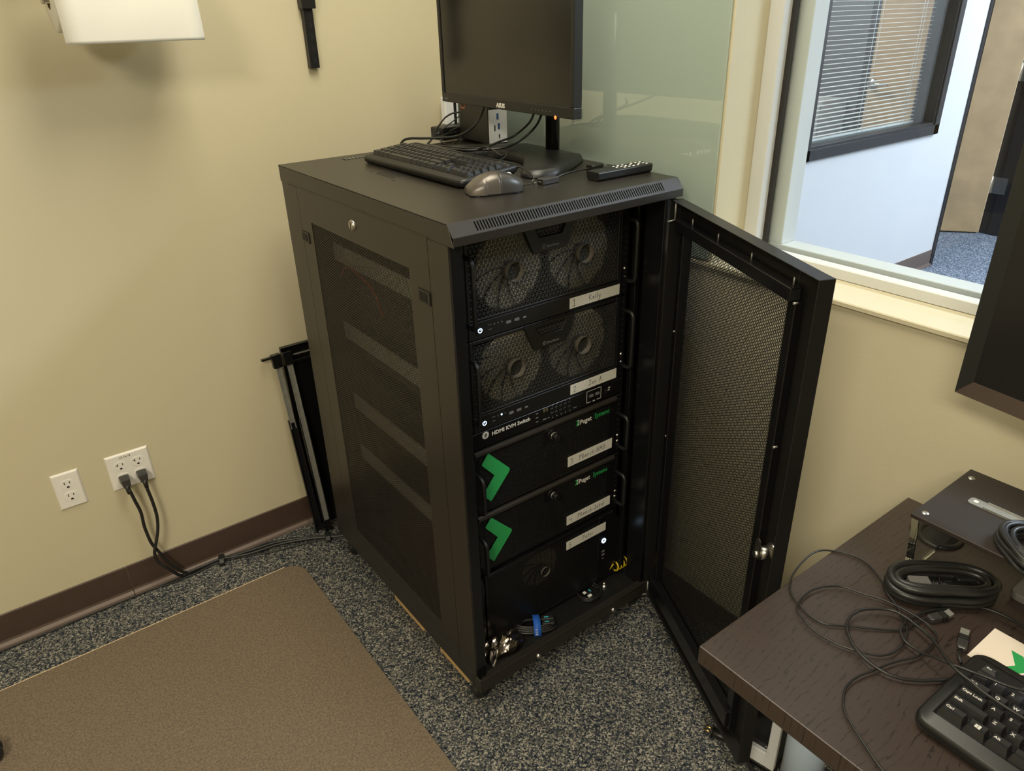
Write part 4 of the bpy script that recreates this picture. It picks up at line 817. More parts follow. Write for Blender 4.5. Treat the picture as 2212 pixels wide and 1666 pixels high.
# things lying on the floor pan
ZP = .0865
def foil_bag():
    t = tag(None or bpy.data.objects.new('antistatic_bag', None), 'crumpled silver antistatic bag on the rack floor, left front', 'bag'); COL.objects.link(t); t.location = (.122, .078, ZP)
    b = MB(); n, m = 26, 16; V = []
    for i in range(n + 1):
        for j in range(m + 1):
            u, v = i / n, j / m
            x = (u - .5) * .125; y = (v - .5) * .070 + .018 * (u - .5) + .006 * math.sin(7 * u)
            e_ = (math.sin(PI * u) * math.sin(PI * v)) ** .55 if 0 < u < 1 and 0 < v < 1 else 0
            r1 = abs(math.sin(7.3 * u + 4.1 * v + .6)); r2 = abs(math.sin(11 * u - 8.5 * v + 1.9)); r3 = abs(math.sin(4.2 * u + 12 * v))
            hgt = .002 + e_ * (.012 + .020 * u + .010 * (1 - r1) + .007 * (1 - r2) + .004 * r3)
            if .05 < u < .30 and v < .3: hgt += .008 * (1 - abs(u - .17) / .13) * (.3 - v) / .3
            V.append((x, y, hgt))
    o = len(V); V += [(p[0], p[1], .0004) for p in V]
    q = lambda i, j: i * (m + 1) + j
    F = [(q(i, j), q(i + 1, j), q(i + 1, j + 1), q(i, j + 1)) for i in range(n) for j in range(m)]
    F += [tuple(o + k for k in reversed(f)) for f in F]
    for i in range(n): F += [(q(i, 0) + o, q(i + 1, 0) + o, q(i + 1, 0), q(i, 0)), (q(i, m), q(i + 1, m), q(i + 1, m) + o, q(i, m) + o)]
    for j in range(m): F += [(q(0, j), q(0, j + 1), q(0, j + 1) + o, q(0, j) + o), (q(n, j) + o, q(n, j + 1) + o, q(n, j + 1), q(n, j))]
    b.add(V, F, False); b.build('foil', 'foil', t)
foil_bag()
def coil(b, c, rx, ry, r, turns, dz, rot=0, jit=.0, n=28, z0=0.0, seed=1):
    rn = random.Random(seed); P = []
    for k in range(int(turns * n) + 1):
        a = 2 * PI * k / n; j = 1 + jit * math.sin(a * .37 + seed)
        x, y = rx * j * math.cos(a), ry * j * math.sin(a)
        P.append((c[0] + x * math.cos(rot) - y * math.sin(rot), c[1] + x * math.sin(rot) + y * math.cos(rot), z0 + r + dz * (k / n) + .3 * r * (1 + math.sin(a * 1.7 + seed))))
    b.tube(P, r, 8); return P
t = thing('strapped_cable', 'coiled black cord bound with a blue strap on the rack floor', 'cable', (.226, .078, ZP), (0, 0, -.55)); t.scale = (1.2, 1.2, 1.2)
b = MB(); 
for k in range(4): coil(b, (0, 0), .050 - .004 * k, .020 - .0025 * k, .0026, 1, .003, 0, .04, z0=.0035 * k, seed=k)
b.build('cord', 'rubber', t)
b = MB(); P = []
for k in range(15):
    a = PI * k / 14; P.append((.006, .026 * math.cos(a), .002 + .026 * math.sin(a) ** .7))
V = []
for p in P: V += [(p[0] - .008, p[1], p[2]), (p[0] + .008, p[1], p[2])]
V += [(x, y * .93, z_ * .94) for x, y, z_ in V]
k2 = len(P) * 2
F = [(2 * i, 2 * i + 1, 2 * i + 3, 2 * i + 2) for i in range(len(P) - 1)] + [(k2 + 2 * i + 2, k2 + 2 * i + 3, k2 + 2 * i + 1, k2 + 2 * i) for i in range(len(P) - 1)]
F += [(2 * i, 2 * i + 2, k2 + 2 * i + 2, k2 + 2 * i) for i in range(len(P) - 1)] + [(2 * i + 3, 2 * i + 1, k2 + 2 * i + 1, k2 + 2 * i + 3) for i in range(len(P) - 1)]
b.add(V, F, True); so = b.build('strap', 'blue_tie', t)
b = MB()
for k, z_ in enumerate((.006, .0105, .015)): b.box(.001, .0065, -.0268 + k * .0018, -.026 + k * .0018, z_, z_ + .003)
b.build('strap_print', 'print', so)
for y_, a in ((-.004, .1), (.010, -.05)):
    b = MB(); b.box(.018, .046, y_ - .006, y_ + .006, .012, .021); p_ = b.build('plug', 'rubber', t, .0015)
    b = MB(); b.box(.024, .034, y_ - .0015, y_ + .0015, .0208, .0216); b.build('plug_mark', 'teal', p_)
t = thing('usb_cable_coil', 'round coil of thin black USB cord on the rack floor, right of the blue strap', 'cable', (.430, .085, ZP))
b = MB()
for k in range(5): coil(b, (0, 0), .036 - .002 * (k % 3), .034 - .002 * (k % 2), .0018, 1, .001, .3 * k, .05, z0=.0028 * k, seed=k + 4)
b.build('cord', 'rubber', t)
b = MB(); b.box(-.012, .006, -.008, .001, .006, .012); pg = b.build('plug', 'rubber', t, .001)
b = MB(); b.box(-.016, -.004, -.020, -.012, .008, .0125); b.build('plug_tip', 'white', pg, .0006)
b = MB(); b.box(-.020, -.012, -.004, .004, .010, .0145); b.build('plug_tip', 'white', pg, .0006)
box('teal_tongue', 'teal', pg, .000, .004, -.006, .004, .012, .0125)
t = thing('yellow_cable', 'coiled yellow cord behind the right post on the rack floor', 'cable', (.556, .098, ZP))
b = MB(); P = []
for k in range(70):
    a = 2 * PI * k / 14; P.append((-.02 + .012 * (k / 14), .014 * math.sin(a) * .9, .030 + .013 * math.cos(a)))
b.tube([(-.040, .004, .012), (-.032, .002, .030)] + P + [(.046, 0, .03), (.05, 0, .006)], .0024, 8); b.build('cord', 'yellow', t)
box('block', 'black', t, -.04, .045, .010, .022, 0, .022, .002)

rcb = thing('red_patch_cable', 'red cable glimpsed through the upper left side mesh of the rack', 'cable', (.035, .48, 1.02))
MB().tube(smooth_path([(0, .115, -.03), (0, .09, -.005), (.0, .04, .0), (0, -.02, -.012), (.004, -.06, -.04), (.01, -.07, -.09)], 6), .0032, 8).build('cord', 'red', rcb)

# ================================================================== ON TOP OF THE RACK
ZT = H + .0004
# monitor faces -x (towards the outlet wall side), a little turned
mt = thing('monitor', 'black desktop monitor with an orange power light on the rack top', 'monitor', (.424, .431, ZT), (0, 0, math.radians(-1.9)))
MZ = 1.36 - ZT; MHh = .362; MW = .276
b = MB()
b.box(-.0015, .022, -MW, MW, MZ, MZ + .023); b.box(-.0015, .022, -MW, MW, MZ + MHh - .012, MZ + MHh); b.box(-.0015, .022, -MW, -MW + .0115, MZ + .023, MZ + MHh - .012); b.box(-.0015, .022, MW - .0115, MW, MZ + .023, MZ + MHh - .012)
b.build('bezel', 'black', mt, .0015, 2)
box('screen', 'screen', mt, .0015, .0045, -MW + .011, MW - .011, MZ + .022, MZ + MHh - .011)
b = MB(); b.prism([(.022, MZ + .03), (.026, MZ + .03), (.048, MZ + .07), (.048, MZ + .26), (.026, MZ + MHh - .004), (.022, MZ + MHh - .004)], -MW + .06, MW - .06, 'y'); b.build('back_shell', 'black', mt, .004, 2)
FR = Matrix(((0, 0, -1), (-1, 0, 0), (0, 1, 0))).to_euler()       # text facing -x, reading towards -y
text('ASUS', .0135, 'print', mt, (-.0019, .016, MZ + .0045), FR, bold=.0006, width=1.15)
text('HDMI', .006, 'print_grey', mt, (-.0019, .262, MZ + .006), FR)
b = MB()
for k in range(6): b.box(-.0022, -.0012, -.128 - k * .0135, -.1265 - k * .0135, MZ + .0095, MZ + .0115)
bo = b.build('button_marks', 'print_grey', mt); bo['kind'] = 'stuff'
MB().lathe([(0, -.0012), (.0035, -.001), (.0042, .0)], (-.0015, -.2145, MZ - .0005), 'x', 12).build('power_light', 'led_orange', mt)
MB().cyl((.141, -.020, .016), (.141, -.020, MZ + .20), .0178, n=24).build('pole', 'black_satin', mt)
box('neck_mount', 'black', mt, .046, .130, -.05, .026, MZ + .11, MZ + .21, .004)
ob = [(.160, 0), (.160, .095), (.150, .125), (.022, .214), (-.030, .222), (-.064, .206), (-.068, .172), (-.030, .122), (.010, .07), (.028, .03)]
out = [(x, -y - .003) for x, y in ob] + [(x, y - .003) for x, y in reversed(ob[1:])]
sp_ = [(p.x, p.y) for p in smooth_path([(x, y, 0) for x, y in out], 4, True)]
nb_ = len(sp_); b = MB(); cxm = sum(p[0] for p in sp_) / nb_; V = []
def shrink(p, k): 
    c_ = (.085, p[1] * .62); return (p[0] + (c_[0] - p[0]) * k, p[1] + (c_[1] - p[1]) * k)
for k, z_ in ((.0, .0006), (.0, .0035), (.035, .010), (.075, .0165), (.11, .0185), (.62, .0215)):
    V += [(*shrink(p, k), z_) for p in sp_]
F = [(l * nb_ + i, l * nb_ + (i + 1) % nb_, (l + 1) * nb_ + (i + 1) % nb_, (l + 1) * nb_ + i) for l in range(5) for i in range(nb_)]
F += [tuple(reversed(range(nb_))), tuple(5 * nb_ + i for i in range(nb_))]
b.add(V, F, True); bso = b.build('base', 'black', mt)
b = MB()
for k, (w_, s_) in enumerate(((.010, .2), (.010, .2), (.010, .2), (.008, -.3))): b.prism([(.072 + .001 * k, -.050 + k * .011), (.074, -.050 + k * .011 + .0015), (.088, -.046 + k * .011 + .0015), (.088, -.046 + k * .011)], .0198, .0202, 'z')
b.build('base_marks', 'print_grey', bso)

# mini computer standing on end, with a white port panel
pc = thing('mini_computer', 'small black computer on end with a white port panel under the monitor', 'computer', (.567, .645, ZT + .003), (0, 0, math.radians(-4)))
box('case', 'black', pc, -.030, .030, .002, .165, .004, .182, .003, 2)
fp = box('port_panel', 'white_cool', pc, -.0285, .0285, -.002, .0025, .006, .094, .0008)
box('upper_panel', 'black_satin', pc, -.0285, .0285, -.0015, .0025, .0945, .180, .0008)
for x, z_, w_, h_, m_ in ((-.002, .076, .006, .016, 'usb_blue'), (.0015, .050, .006, .016, 'usb_blue'), (-.0115, .046, .0035, .016, 'deep'), (.0025, .024, .0035, .011, 'deep')):
    b = MB(); b.box(x - w_ / 2, x + w_ / 2, -.0027, -.0015, z_ - h_ / 2, z_ + h_ / 2); b.build('port', m_, fp)
MB().disc((0, -.0016, .103), .0045, h=.001).build('power_button', 'deep', pc)
for y_ in (.015, .15): box('foot', 'rubber', pc, -.034, .034, y_ - .006, y_ + .006, -.003, .006, .001)
st = box('sticker', 'orange', pc, -.0306, -.0299, .128, .150, .088, .118); box('sticker_print', 'ink', st, -.0310, -.0305, .131, .147, .092, .114)
wb = thing('network_box', 'white box with a dark stripe behind the cables in the corner', 'router', (.634, .985, ZT))
box('case', 'white_cool', wb, -.026, .022, -.006, .022, .022, .104, .003); box('stripe', 'black_satin', wb, .004, .014, -.0068, -.004, .022, .103)
box('foot', 'black', wb, -.024, .020, -.02, .022, 0, .022, .003)
ab = thing('power_adapter', 'black power adapter brick among the cables at the rack back', 'power adapter', (.548, .872, ZT), (0, 0, .1))
box('brick', 'black', ab, -.045, .040, -.03, .03, 0, .036, .004, 2); MB().disc((-.0455, -.01, .02), .002, 'x').build('led', 'led_white', ab)

# cables at the rack top
def cable(name, label, keys, r, m='rubber', group=None, k=6, lift=0.0):
    t = thing(name, label, 'cable', tuple(D[keys[0]][0]))
    o = Vector(D[keys[0]][0])
    for q in keys:
        P = smooth_path([Vector(p) - o + Vector((0, 0, lift)) for p in D[q]], k)
        MB().tube(P, r, 8).build('cord', m, t)
    return t, o
c1, o1 = cable('monitor_cable', 'thick black cord arching from the monitor to a white tip left of the keyboard', ['top1'], .0033)
e = Vector(D['top1'][-1]) - o1; MB().lathe([(0, -.007), (.006, -.004), (.0075, 0), (.006, .006), (0, .008)], (e.x, e.y, e.z - .001), 'z', 14).build('cord_tip', 'rubber_white', c1)
MB().tube([(e.x + .009 * math.cos(a), e.y + .009 * math.sin(a), e.z) for a in [2 * PI * k / 16 for k in range(16)]], .0028, 6, closed=True).build('tip_ring', 'rubber', c1)
for kx, lab_ in (('top2', 'upper black cord looping out of the small computer side'), ('top3', 'middle black cord from the small computer side, below the upper loop'), ('top4', 'straight thin cord slanting down from the small computer orange sticker'), ('top8', 'low black cord curled in front of the power adapter brick')):
    cable('data_cable', lab_, [kx], .0024 if kx != 'top4' else .0017)
cable('display_cable', 'black display cord from the cable bundle up behind the monitor, upper of two', ['top5'], .0031)
cable('display_cable', 'black display cord from the cable bundle up behind the monitor, lower of two', ['top6'], .0031)
c7, o7 = cable('keyboard_cable', 'thin black keyboard cord in the strapped bundle behind the rack keyboard', ['top7'], .0019)
q = Vector(D['top7'][4]) - o7; q = Vector((q.x, q.y, 0)); b = MB(); b.box(q.x - .012, q.x + .012, q.y - .010, q.y + .010, -.009, .010); b.build('hook_strap', 'rubber', c7, .004, 2)

# keyboard: local x left to right, y front to back
ROWS = [(0.0335, [1.5, 1.25, 1.25, 6, 1.25, 1, 1.25, 1.5]), (.0525, [2.25] + [1] * 10 + [2.75]), (.0715, [1.75] + [1] * 11 + [2.25]), (.0905, [1.5] + [1] * 12 + [1.5]), (.1095, [1] * 13 + [2])]
PT = .0190
def keytop(wd, dp, h, cache={}):
    k = (round(wd, 4), round(dp, 4), h)
    if k not in cache:
        t = .0022; b = MB()
        x, y = wd / 2, dp / 2
        b.add([(-x, -y, 0), (x, -y, 0), (x, y, 0), (-x, y, 0), (-x + t, -y + t * 1.3, h), (x - t, -y + t * 1.3, h), (x - t, y - t * .6, h), (-x + t, y - t * .6, h), (-x + t * 1.3, 0, h - .0007), (x - t * 1.3, 0, h - .0007)],
              [(0, 1, 5, 4), (1, 2, 6, 9, 5), (2, 3, 7, 6), (3, 0, 4, 8, 7), (4, 5, 9, 8), (8, 9, 6, 7)])
        me = bpy.data.meshes.new('key'); me.from_pydata(b.v, [], b.f); me.materials.append(M['key']); cache[k] = me
    return cache[k]
def keyboard(label, loc, rz, tilt, legends=None):
    t = thing('keyboard', label, 'keyboard', loc, (tilt, 0, rz))
    b = MB(); L0 = [(x, y) for x, y in rrect(0, .452, 0, .162, .017)]
    n = len(L0); V = []
    def ins(p, d): return (p[0] + (d if p[0] < .226 else -d) * 1.0, p[1] + (d if p[1] < .081 else -d))
    for d, z_ in ((.004, 0), (0, .006), (0, .0145), (.003, .0175)):
        V += [(*ins(p, d), z_) for p in L0]
    F = [(l * n + i, l * n + (i + 1) % n, (l + 1) * n + (i + 1) % n, (l + 1) * n + i) for l in range(3) for i in range(n)] + [tuple(reversed(range(n))), tuple(3 * n + i for i in range(n))]
    b.add(V, F, True); b.build('body', 'black', t)
    box('key_well', 'black_gloss', t, .013, .439, .0225, .1205, .0170, .0180)
    b = MB(); b.prism([(.010, .1495), (.442, .1495), (.442, .151), (.010, .151)], .0176, .0181, 'z'); b.build('groove', 'deep', t)
    b = MB(); b.box(.02, .06, .115, .155, -.014, .001); b.box(.392, .432, .115, .155, -.014, .001)
    if tilt: b.build('foot', 'black', t)
    X0_ = .0155
    def key(x, y, w_, d_=.0172, h=.0085):
        return put('key', keytop(w_ - .0016, d_ - .0010, h), t, loc=(x + w_ / 2, y, .0180))
    for r_, (y, ws) in enumerate(ROWS):
        x = X0_
        for i, u in enumerate(ws):
            ko = key(x, y, u * PT)
            if legends and (r_, i) in legends:
                s = legends[(r_, i)]; sz = .0052 if len(s) > 1 else .0062
                if s == '#':
                    b = MB(); 
                    for a in ((-.003, -.0002, .0002, .0026), (.0002, .003, .0002, .003), (-.003, -.0002, -.0026, -.0002), (.0002, .003, -.003, -.0002)): b.box(a[0], a[1], a[2], a[3], .0084, .0087)
                    b.build('legend', 'print', ko)
                else:
                    text(s, sz, 'print', ko, (-u * PT / 2 + .0045, .0005 if len(s) > 1 else -.001, .0084), (0, 0, 0), name='legend', bold=.0001)
            x += u * PT
    for cl in range(3):
        x = X0_ + 15 * PT + .006 + cl * PT
        for y in (.0905, .1095): key(x, y, PT)
        key(x, .0335, PT)
    key(X0_ + 16 * PT + .006, .0525, PT)
    x0n = X0_ + 18 * PT + .012
    for r_ in range(5):
        for cl in range(4):
            if r_ == 0 and cl == 1: continue
            key(x0n + cl * (PT * .98), .0335 + .019 * r_, PT * (.98 if not (r_ == 0 and cl == 0) else 1.96))
    xs = [X0_] + [X0_ + (2.2 + i * 1.02 + (i // 4) * .35) * PT for i in range(12)] + [x0n - 3.2 * PT + i * PT for i in range(3)]
    for i, x in enumerate(xs):
        fo = put('key', keytop(.0165, .0085, .0035), t, loc=(x + PT / 2, .1345, .0176))
        if legends and i < 4: text(('Esc', 'F1', 'F2', 'F3')[i], .0042, 'print', fo, (-.004, -.001, .0036), (0, 0, 0), name='legend')
    for i in range(5): put('key', keytop(.0165, .0085, .0035), t, loc=(x0n - .02 + (i + .5) * PT, .1345, .0176)) if i > 0 else None
    if not legends: text('Microsoft', .0075, 'print_grey', t, (.392, .1415, .0178), (0, 0, 0))
    return t
LEG = {(0, 0): 'Ctrl', (0, 1): '#', (0, 2): 'Alt', (1, 0): 'Shift', (1, 1): 'Z', (1, 2): 'X', (1, 3): 'C', (1, 4): 'V', (2, 0): 'Caps Lock', (2, 1): 'A', (2, 2): 'S', (2, 3): 'D', (2, 4): 'F', (3, 0): 'Tab', (3, 1): 'Q', (3, 2): 'W', (3, 3): 'E', (3, 4): 'R', (4, 0): '~', (4, 1): '1', (4, 2): '2', (4, 3): '3', (4, 4): '4'}
keyboard('black keyboard with worn shiny keys on top of the server rack', (.172, .690, ZT + .0008), math.radians(-89.5), math.radians(5.5))

# mouse
ms = thing('computer_mouse', 'bronze grey mouse on the rack top in front of the keyboard', 'mouse', (.213, .170, ZT), (0, 0, math.radians(-17)))
def mouse_shell(x0, x1, m, name, wscale=1.0, dz=0.0):
    b = MB(); n, k = 16, 14; V = []
    def prof(u):     # u 0 rear .. 1 front
        hgt = .0405 * (math.sin(PI * min(1, (u * .80 + .075))) ** .75); wd = .0325 * (1 - .22 * math.sin(PI * u) * (u > .3) * .6) * (math.sin(PI * min(.97, max(.03, u * .9 + .06))) ** .35)
        return hgt, wd
    for i in range(n + 1):
        u = x0 + (x1 - x0) * i / n; hgt, wd = prof(u); x = (u - .5) * .118
        for j in range(k + 1):
            a = PI * j / k; c_, s_ = math.cos(a), math.sin(a)
            V.append((x, wd * wscale * (abs(c_) ** .75) * (1 if c_ >= 0 else -1) * (1.0 + .12 * (1 - s_)), .003 + dz + hgt * (s_ ** .62)))
    F = [(i * (k + 1) + j, i * (k + 1) + j + 1, (i + 1) * (k + 1) + j + 1, (i + 1) * (k + 1) + j) for i in range(n) for j in range(k)]
    F += [tuple(range(k, -1, -1)), tuple(n * (k + 1) + j for j in range(k + 1))]
    b.add(V, F, True); return b.build(name, m, ms)
mouse_shell(.0, .54, 'mouse_grey', 'shell'); mouse_shell(.545, 1.0, 'mouse_dark', 'buttons', .985, -.0006)
b = MB(); b.prism(rrect(-.059, .057, -.032, .032, .026), 0, .0035, 'z'); b.build('sole', 'black_gloss', ms)
MB().lathe([(.004, -.0035), (.0095, -.003), (.0105, 0), (.0095, .003), (.004, .0035)], (.030, 0, .0285), 'y', 18).build('scroll_wheel', 'rubber_white', ms)
om = Vector((.213, .170, ZT)); R_i = Matrix.Rotation(math.radians(17), 4, 'Z')
P = [R_i @ (Vector(p) - om) for p in D['mousecord']]; P[-1] = Vector((.056, 0, .010))
MB().tube(smooth_path(P, 6), .0017, 8).build('cord', 'rubber', ms)

# adapter lead and remote
ad = thing('display_adapter', 'short black display adapter lead lying beside the remote', 'adapter', (.352, .165, ZT), (0, 0, .05))
b = MB(); b.box(-.024, .022, -.012, .010, .0, .013); sh = b.build('socket_housing', 'mouse_dark', ad, .0015)
b = MB(); b.box(-.0246, -.0238, -.0085, .0065, .003, .010); b.build('socket', 'deep', sh); b = MB(); b.box(-.0249, -.0244, -.006, .004, .0055, .0075); b.build('socket_tongue', 'galv', sh)
MB().tube(smooth_path([(.020, 0, .007), (.045, .000, .012), (.085, .008, .012), (.115, .016, .010), (.148, .020, .0085)], 6), .0024, 8).build('cord', 'rubber', ad)
b = MB(); b.prism([(.146, .013), (.152, .008), (.185, .014), (.190, .018), (.188, .038), (.182, .042), (.150, .034), (.145, .030)], .001, .015, 'z'); ph = b.build('plug_housing', 'black', ad, .0015)
b = MB(); b.prism([(.189, .019), (.206, .0225), (.203, .037), (.187, .034)], .0045, .0105, 'z'); b.build('plug_tip', 'steel', ad)
MB().tube([(-.030 + .0045 * math.cos(2 * PI * k / 14), .012, .0065 + .0045 * math.sin(2 * PI * k / 14)) for k in range(14)], .0009, 5, closed=True).build('cord_loop', 'steel', ad)
rm = thing('remote_control', 'slim black remote with pale buttons at the rack front right', 'remote', (.520, .1155, ZT), (0, 0, math.radians(-1)))
b = MB(); b.prism([(-.019, .004), (-.015, 0), (.015, 0), (.019, .004), (.0205, .017), (.0185, .0195), (-.0185, .0195), (-.0205, .017)], -.083, .080, 'x'); b.build('body', 'black', rm, .0015, 2)
for i in range(7):
    for j in range(3): MB().lathe([(0, .0012), (.0024, .001), (.003, 0)], (-.012 + i * .0135, -.011 + j * .011, .0194), 'z', 8).build('button', 'rubber_white' if (i + j) % 5 else 'mouse_dark', rm)

# ================================================================== BACK WALL: outlets, cords, rails, towel, wall rail
def outlet(parent, x, z, twenty):
    b = MB(); pts = []
    for k in range(28):
        a = 2 * PI * k / 28; px, pz = .0172 * math.cos(a), .0172 * math.sin(a); pts.append((x + px, z + max(-.0143, min(.0143, pz))))
    b.prism(pts, -.0068, -.004, 'y'); fo = b.build('socket_face', 'white', parent, .0006)
    b = MB(); b.box(x - .0075, x - .0055, -.0072, -.0064, z + .0005, z + .0085); b.box(x + .0055, x + .0075, -.0072, -.0064, z + .0015, z + .0078)
    if twenty: b.box(x - .0115, x - .0055, -.0072, -.0064, z + .0035, z + .0052)
    b.prism([(x - .0035, z - .0105), (x + .0035, z - .0105), (x + .0035, z - .008), (x + .002, z - .0058), (x - .002, z - .0058), (x - .0035, z - .008)], -.0072, -.0064, 'y')
    b.build('slots', 'deep', fo)
def plate(x0, z1, wd, label, cols, twenty):
    t = thing('outlet_plate', label, 'outlet', (x0 + wd / 2, 1.026, z1 - .057))
    b = MB(); w2_, h2 = wd / 2, .057; e_ = .005
    b.add([(-w2_, -.0005, -h2), (w2_, -.0005, -h2), (w2_, -.0005, h2), (-w2_, -.0005, h2), (-w2_ + e_, -.006, -h2 + e_), (w2_ - e_, -.006, -h2 + e_), (w2_ - e_, -.006, h2 - e_), (-w2_ + e_, -.006, h2 - e_)],
          [(0, 1, 5, 4), (1, 2, 6, 5), (2, 3, 7, 6), (3, 0, 4, 7), (4, 5, 6, 7), (3, 2, 1, 0)])
    b.build('cover', 'white', t, .0008)
    for x in cols:
        for z_ in (.0195, -.0195): outlet(t, x, z_, twenty)
        MB().lathe([(0, -.0009), (.0028, -.0006), (.0032, 0)], (x, -.0062, 0), 'y', 12).build('screw', 'white', t)
    return t
plate(-.7020, .4724, .070, 'single white outlet plate with two empty sockets', (0,), False)
p2 = plate(-.5653, .4761, .116, 'double white outlet plate with two black plugs', (-.023, .023), True)
text('L3-16.18', .0085, 'ink', p2, (-.021, -.0062, .042))
def power_cord(key, label, x):
    t = thing('power_cable', label, 'cable', (x, 1.0, .399)); o = Vector((x, 1.0, .399))
    b = MB(); b.add([(-.0135, .0195, .010), (.0135, .0195, .010), (.0135, .0195, -.014), (-.0135, .0195, -.014), (-.0125, -.012, .008), (.0125, -.012, .008), (.009, -.014, -.018), (-.009, -.014, -.018)], [(0, 1, 5, 4), (1, 2, 6, 5), (2, 3, 7, 6), (3, 0, 4, 7), (4, 5, 6, 7), (3, 2, 1, 0)])
    b.build('plug', 'mouse_dark', t, .003, 2)
    P = [Vector(p) - o for p in D[key]]; P[0] = Vector((0, -.013, -.036)); P = [Vector((0, -.004, -.008)), Vector((0, -.012, -.022))] + P
    b = MB(); b.tube([P[0], P[1], P[2]], [.0075, .0068, .0058], 10); b.build('strain_relief', 'rubber', t)
    MB().tube(smooth_path(P, 6), .0047, 10).build('cord', 'rubber', t)
    return t
power_cord('cord1', 'left black power cord hanging from the double outlet plate to the floor', -.5653 + .058 - .024)
pc2 = power_cord('cord2', 'right black power cord hanging from the double outlet plate to the floor', -.5653 + .058 + .023)
for x_, y_, r_ in ((-.336, .998, .45), (-.016, .890, .9)):
    t = thing('cable_tie', 'black hook strap round the floor cords ' + ('by the baseboard' if x_ < -.1 else 'beside the leaning rails'), 'cable tie', (x_, y_, .0), (0, 0, -.25 if x_ < -.1 else -.3))
    b = MB(); b.prism([(-.020, .0005), (.022, .0005), (.024, .012), (.014, .022), (-.012, .022), (-.022, .012)], -.009, .009, 'x'); b.build('strap', 'rubber', t, .003, 2)
cable('network_wire', 'thin black wire along the baseboard, nearer the wall', ['wire1'], .0026)
cable('network_wire', 'thin black wire along the baseboard, on the carpet side', ['wire2'], .0024)

# slide rails leaning on the back wall
def lean(name, label, cat, xb, yb, xt, yt, zt): 
    t = thing(name, label, cat, (xb, yb, 0)); d = Vector((xt - xb, yt - yb, zt)); L_ = d.length
    z_ = d.normalized(); x_ = Vector((1, 0, 0)); x_ = (x_ - z_ * x_.dot(z_)).normalized(); y_ = z_.cross(x_)
    mw = Matrix((x_, y_, z_)).transposed().to_4x4(); mw.translation = Vector((xb, yb, 0)); t.matrix_world = mw
    return t, L_
for (xb, xt, yb, lab_) in ((-.022, -.042, .945, 'left black slide rail leaning on the wall behind the rack'), (.004, -.006, .925, 'right black slide rail leaning on the wall behind the rack')):
    t, L_ = lean('slide_rail', lab_, 'rail', xb, yb, xt, 1.006, .655)
    b = MB(); b.box(-.012, -.009, -.006, .006, .004, .43); b.box(-.012, .012, .003, .006, .004, .43); b.box(.009, .012, -.006, .006, .004, .43); b.build('outer_channel', 'black_gloss', t, .0008)
    b = MB(); b.box(-.0085, .0085, -.003, .0005, .05 if xb > 0 else .42, L_ - .02); b.box(-.0085, -.006, -.005, -.003, .40, L_ - .02); b.box(.006, .0085, -.005, -.003, .10 if xb > 0 else .40, L_ - .02); b.build('inner_slide', 'galv', t)
    b = MB(); b.box(-.016, .012, -.012, .004, L_ - .045, L_ - .042 + .04); b.build('end_bracket', 'black_satin', t, .001)
    for z_ in (.12, .28, .36): MB().lathe([(0, -.004), (.003, -.003), (.004, 0)], (.0, -.0045 + .0075, z_), 'y', 10).build('rivet', 'steel', t)
    if xb < 0: box('top_tab', 'black_satin', t, -.045, -.012, -.004, .008, L_ - .014, L_ - .008)
t, L_ = lean('steel_panel', 'black folded steel panel leaning behind the slide rails', 'panel', .062, .985, .060, 1.022, .664)
b = MB(); b.box(-.082, .16, -.001, .001, .0, L_); b.box(-.082, .16, -.016, .001, L_ - .002, L_); b.box(-.082, -.08, -.012, .001, 0, L_); b.box(-.06, .16, -.012, -.006, L_ - .06, L_ - .05); b.build('sheet', 'black_satin', t, .0008)
b = MB(); b.box(-.045, .14, -.009, -.006, L_ - .035, L_ - .030); b.build('fold', 'galv', t)

# paper towel and wall rail
pt_ = thing('paper_towel_roll', 'white paper towel roll on the wall with a hanging sheet', 'paper towel', (-.272, .875, 1.618))
b = MB(); b.lathe([(.022, -.138), (.062, -.138), (.066, -.134), (.066, .136), (.022, .136), (.022, -.138)], (0, 0, 0), 'x', 40); b.build('roll', 'paper', pt_)
MB().lathe([(.021, -.1385), (.022, -.1385), (.022, .137), (.0205, .137)], (0, 0, 0), 'x', 28).build('core', 'tan', pt_)
b = MB(); V = []; n = 16
for i in range(n + 1):
    t_ = i / n; zz = .02 - t_ * .108; yy = -.0665 - .004 * math.sin(t_ * 2.4)
    for j in range(9): V.append((-.136 + .0 + j * .281 / 8, yy - .0012 * math.sin(j * 1.3 + t_ * 3), zz))
b.add(V, [(i * 9 + j, i * 9 + j + 1, i * 9 + j + 10, i * 9 + j + 9) for i in range(n) for j in range(8)], True)
so = b.build('hanging_sheet', 'paper', pt_); md = so.modifiers.new('solid', 'SOLIDIFY'); md.thickness = .0008
b = MB(); b.cyl((-.150, 0, 0), (.150, 0, 0), .010, n=14); b.box(-.1505, -.146, -.011, .011, -.011, .16); b.box(.146, .1505, -.011, .011, -.011, .16); b.box(-.1505, .1505, -.011, .1505, .16, .165); b.box(-.1505, .1505, .146, .1505, .12, .20); b.build('holder', 'steel', pt_, .001)
wl = thing('wall_rail', 'black slotted rail fixed upright on the cream wall', 'rail', (.2135, 1.026, 1.444))
b = MB(); b.box(-.0135, .0135, -.020, -.0005, 0, .36); b.build('rail', 'black', wl, .001)
b = MB()
for k in range(5): b.box(-.002, .006, -.0206, -.019, .012 + k * .029, .027 + k * .029); b.box(-.009, -.004, -.0206, -.019, .018 + k * .029, .021 + k * .029)
b.build('slots', 'deep', wl)
b = MB(); b.box(-.019, .020, -.030, -.0005, .146, .5); b.build('bracket', 'black', wl, .001)

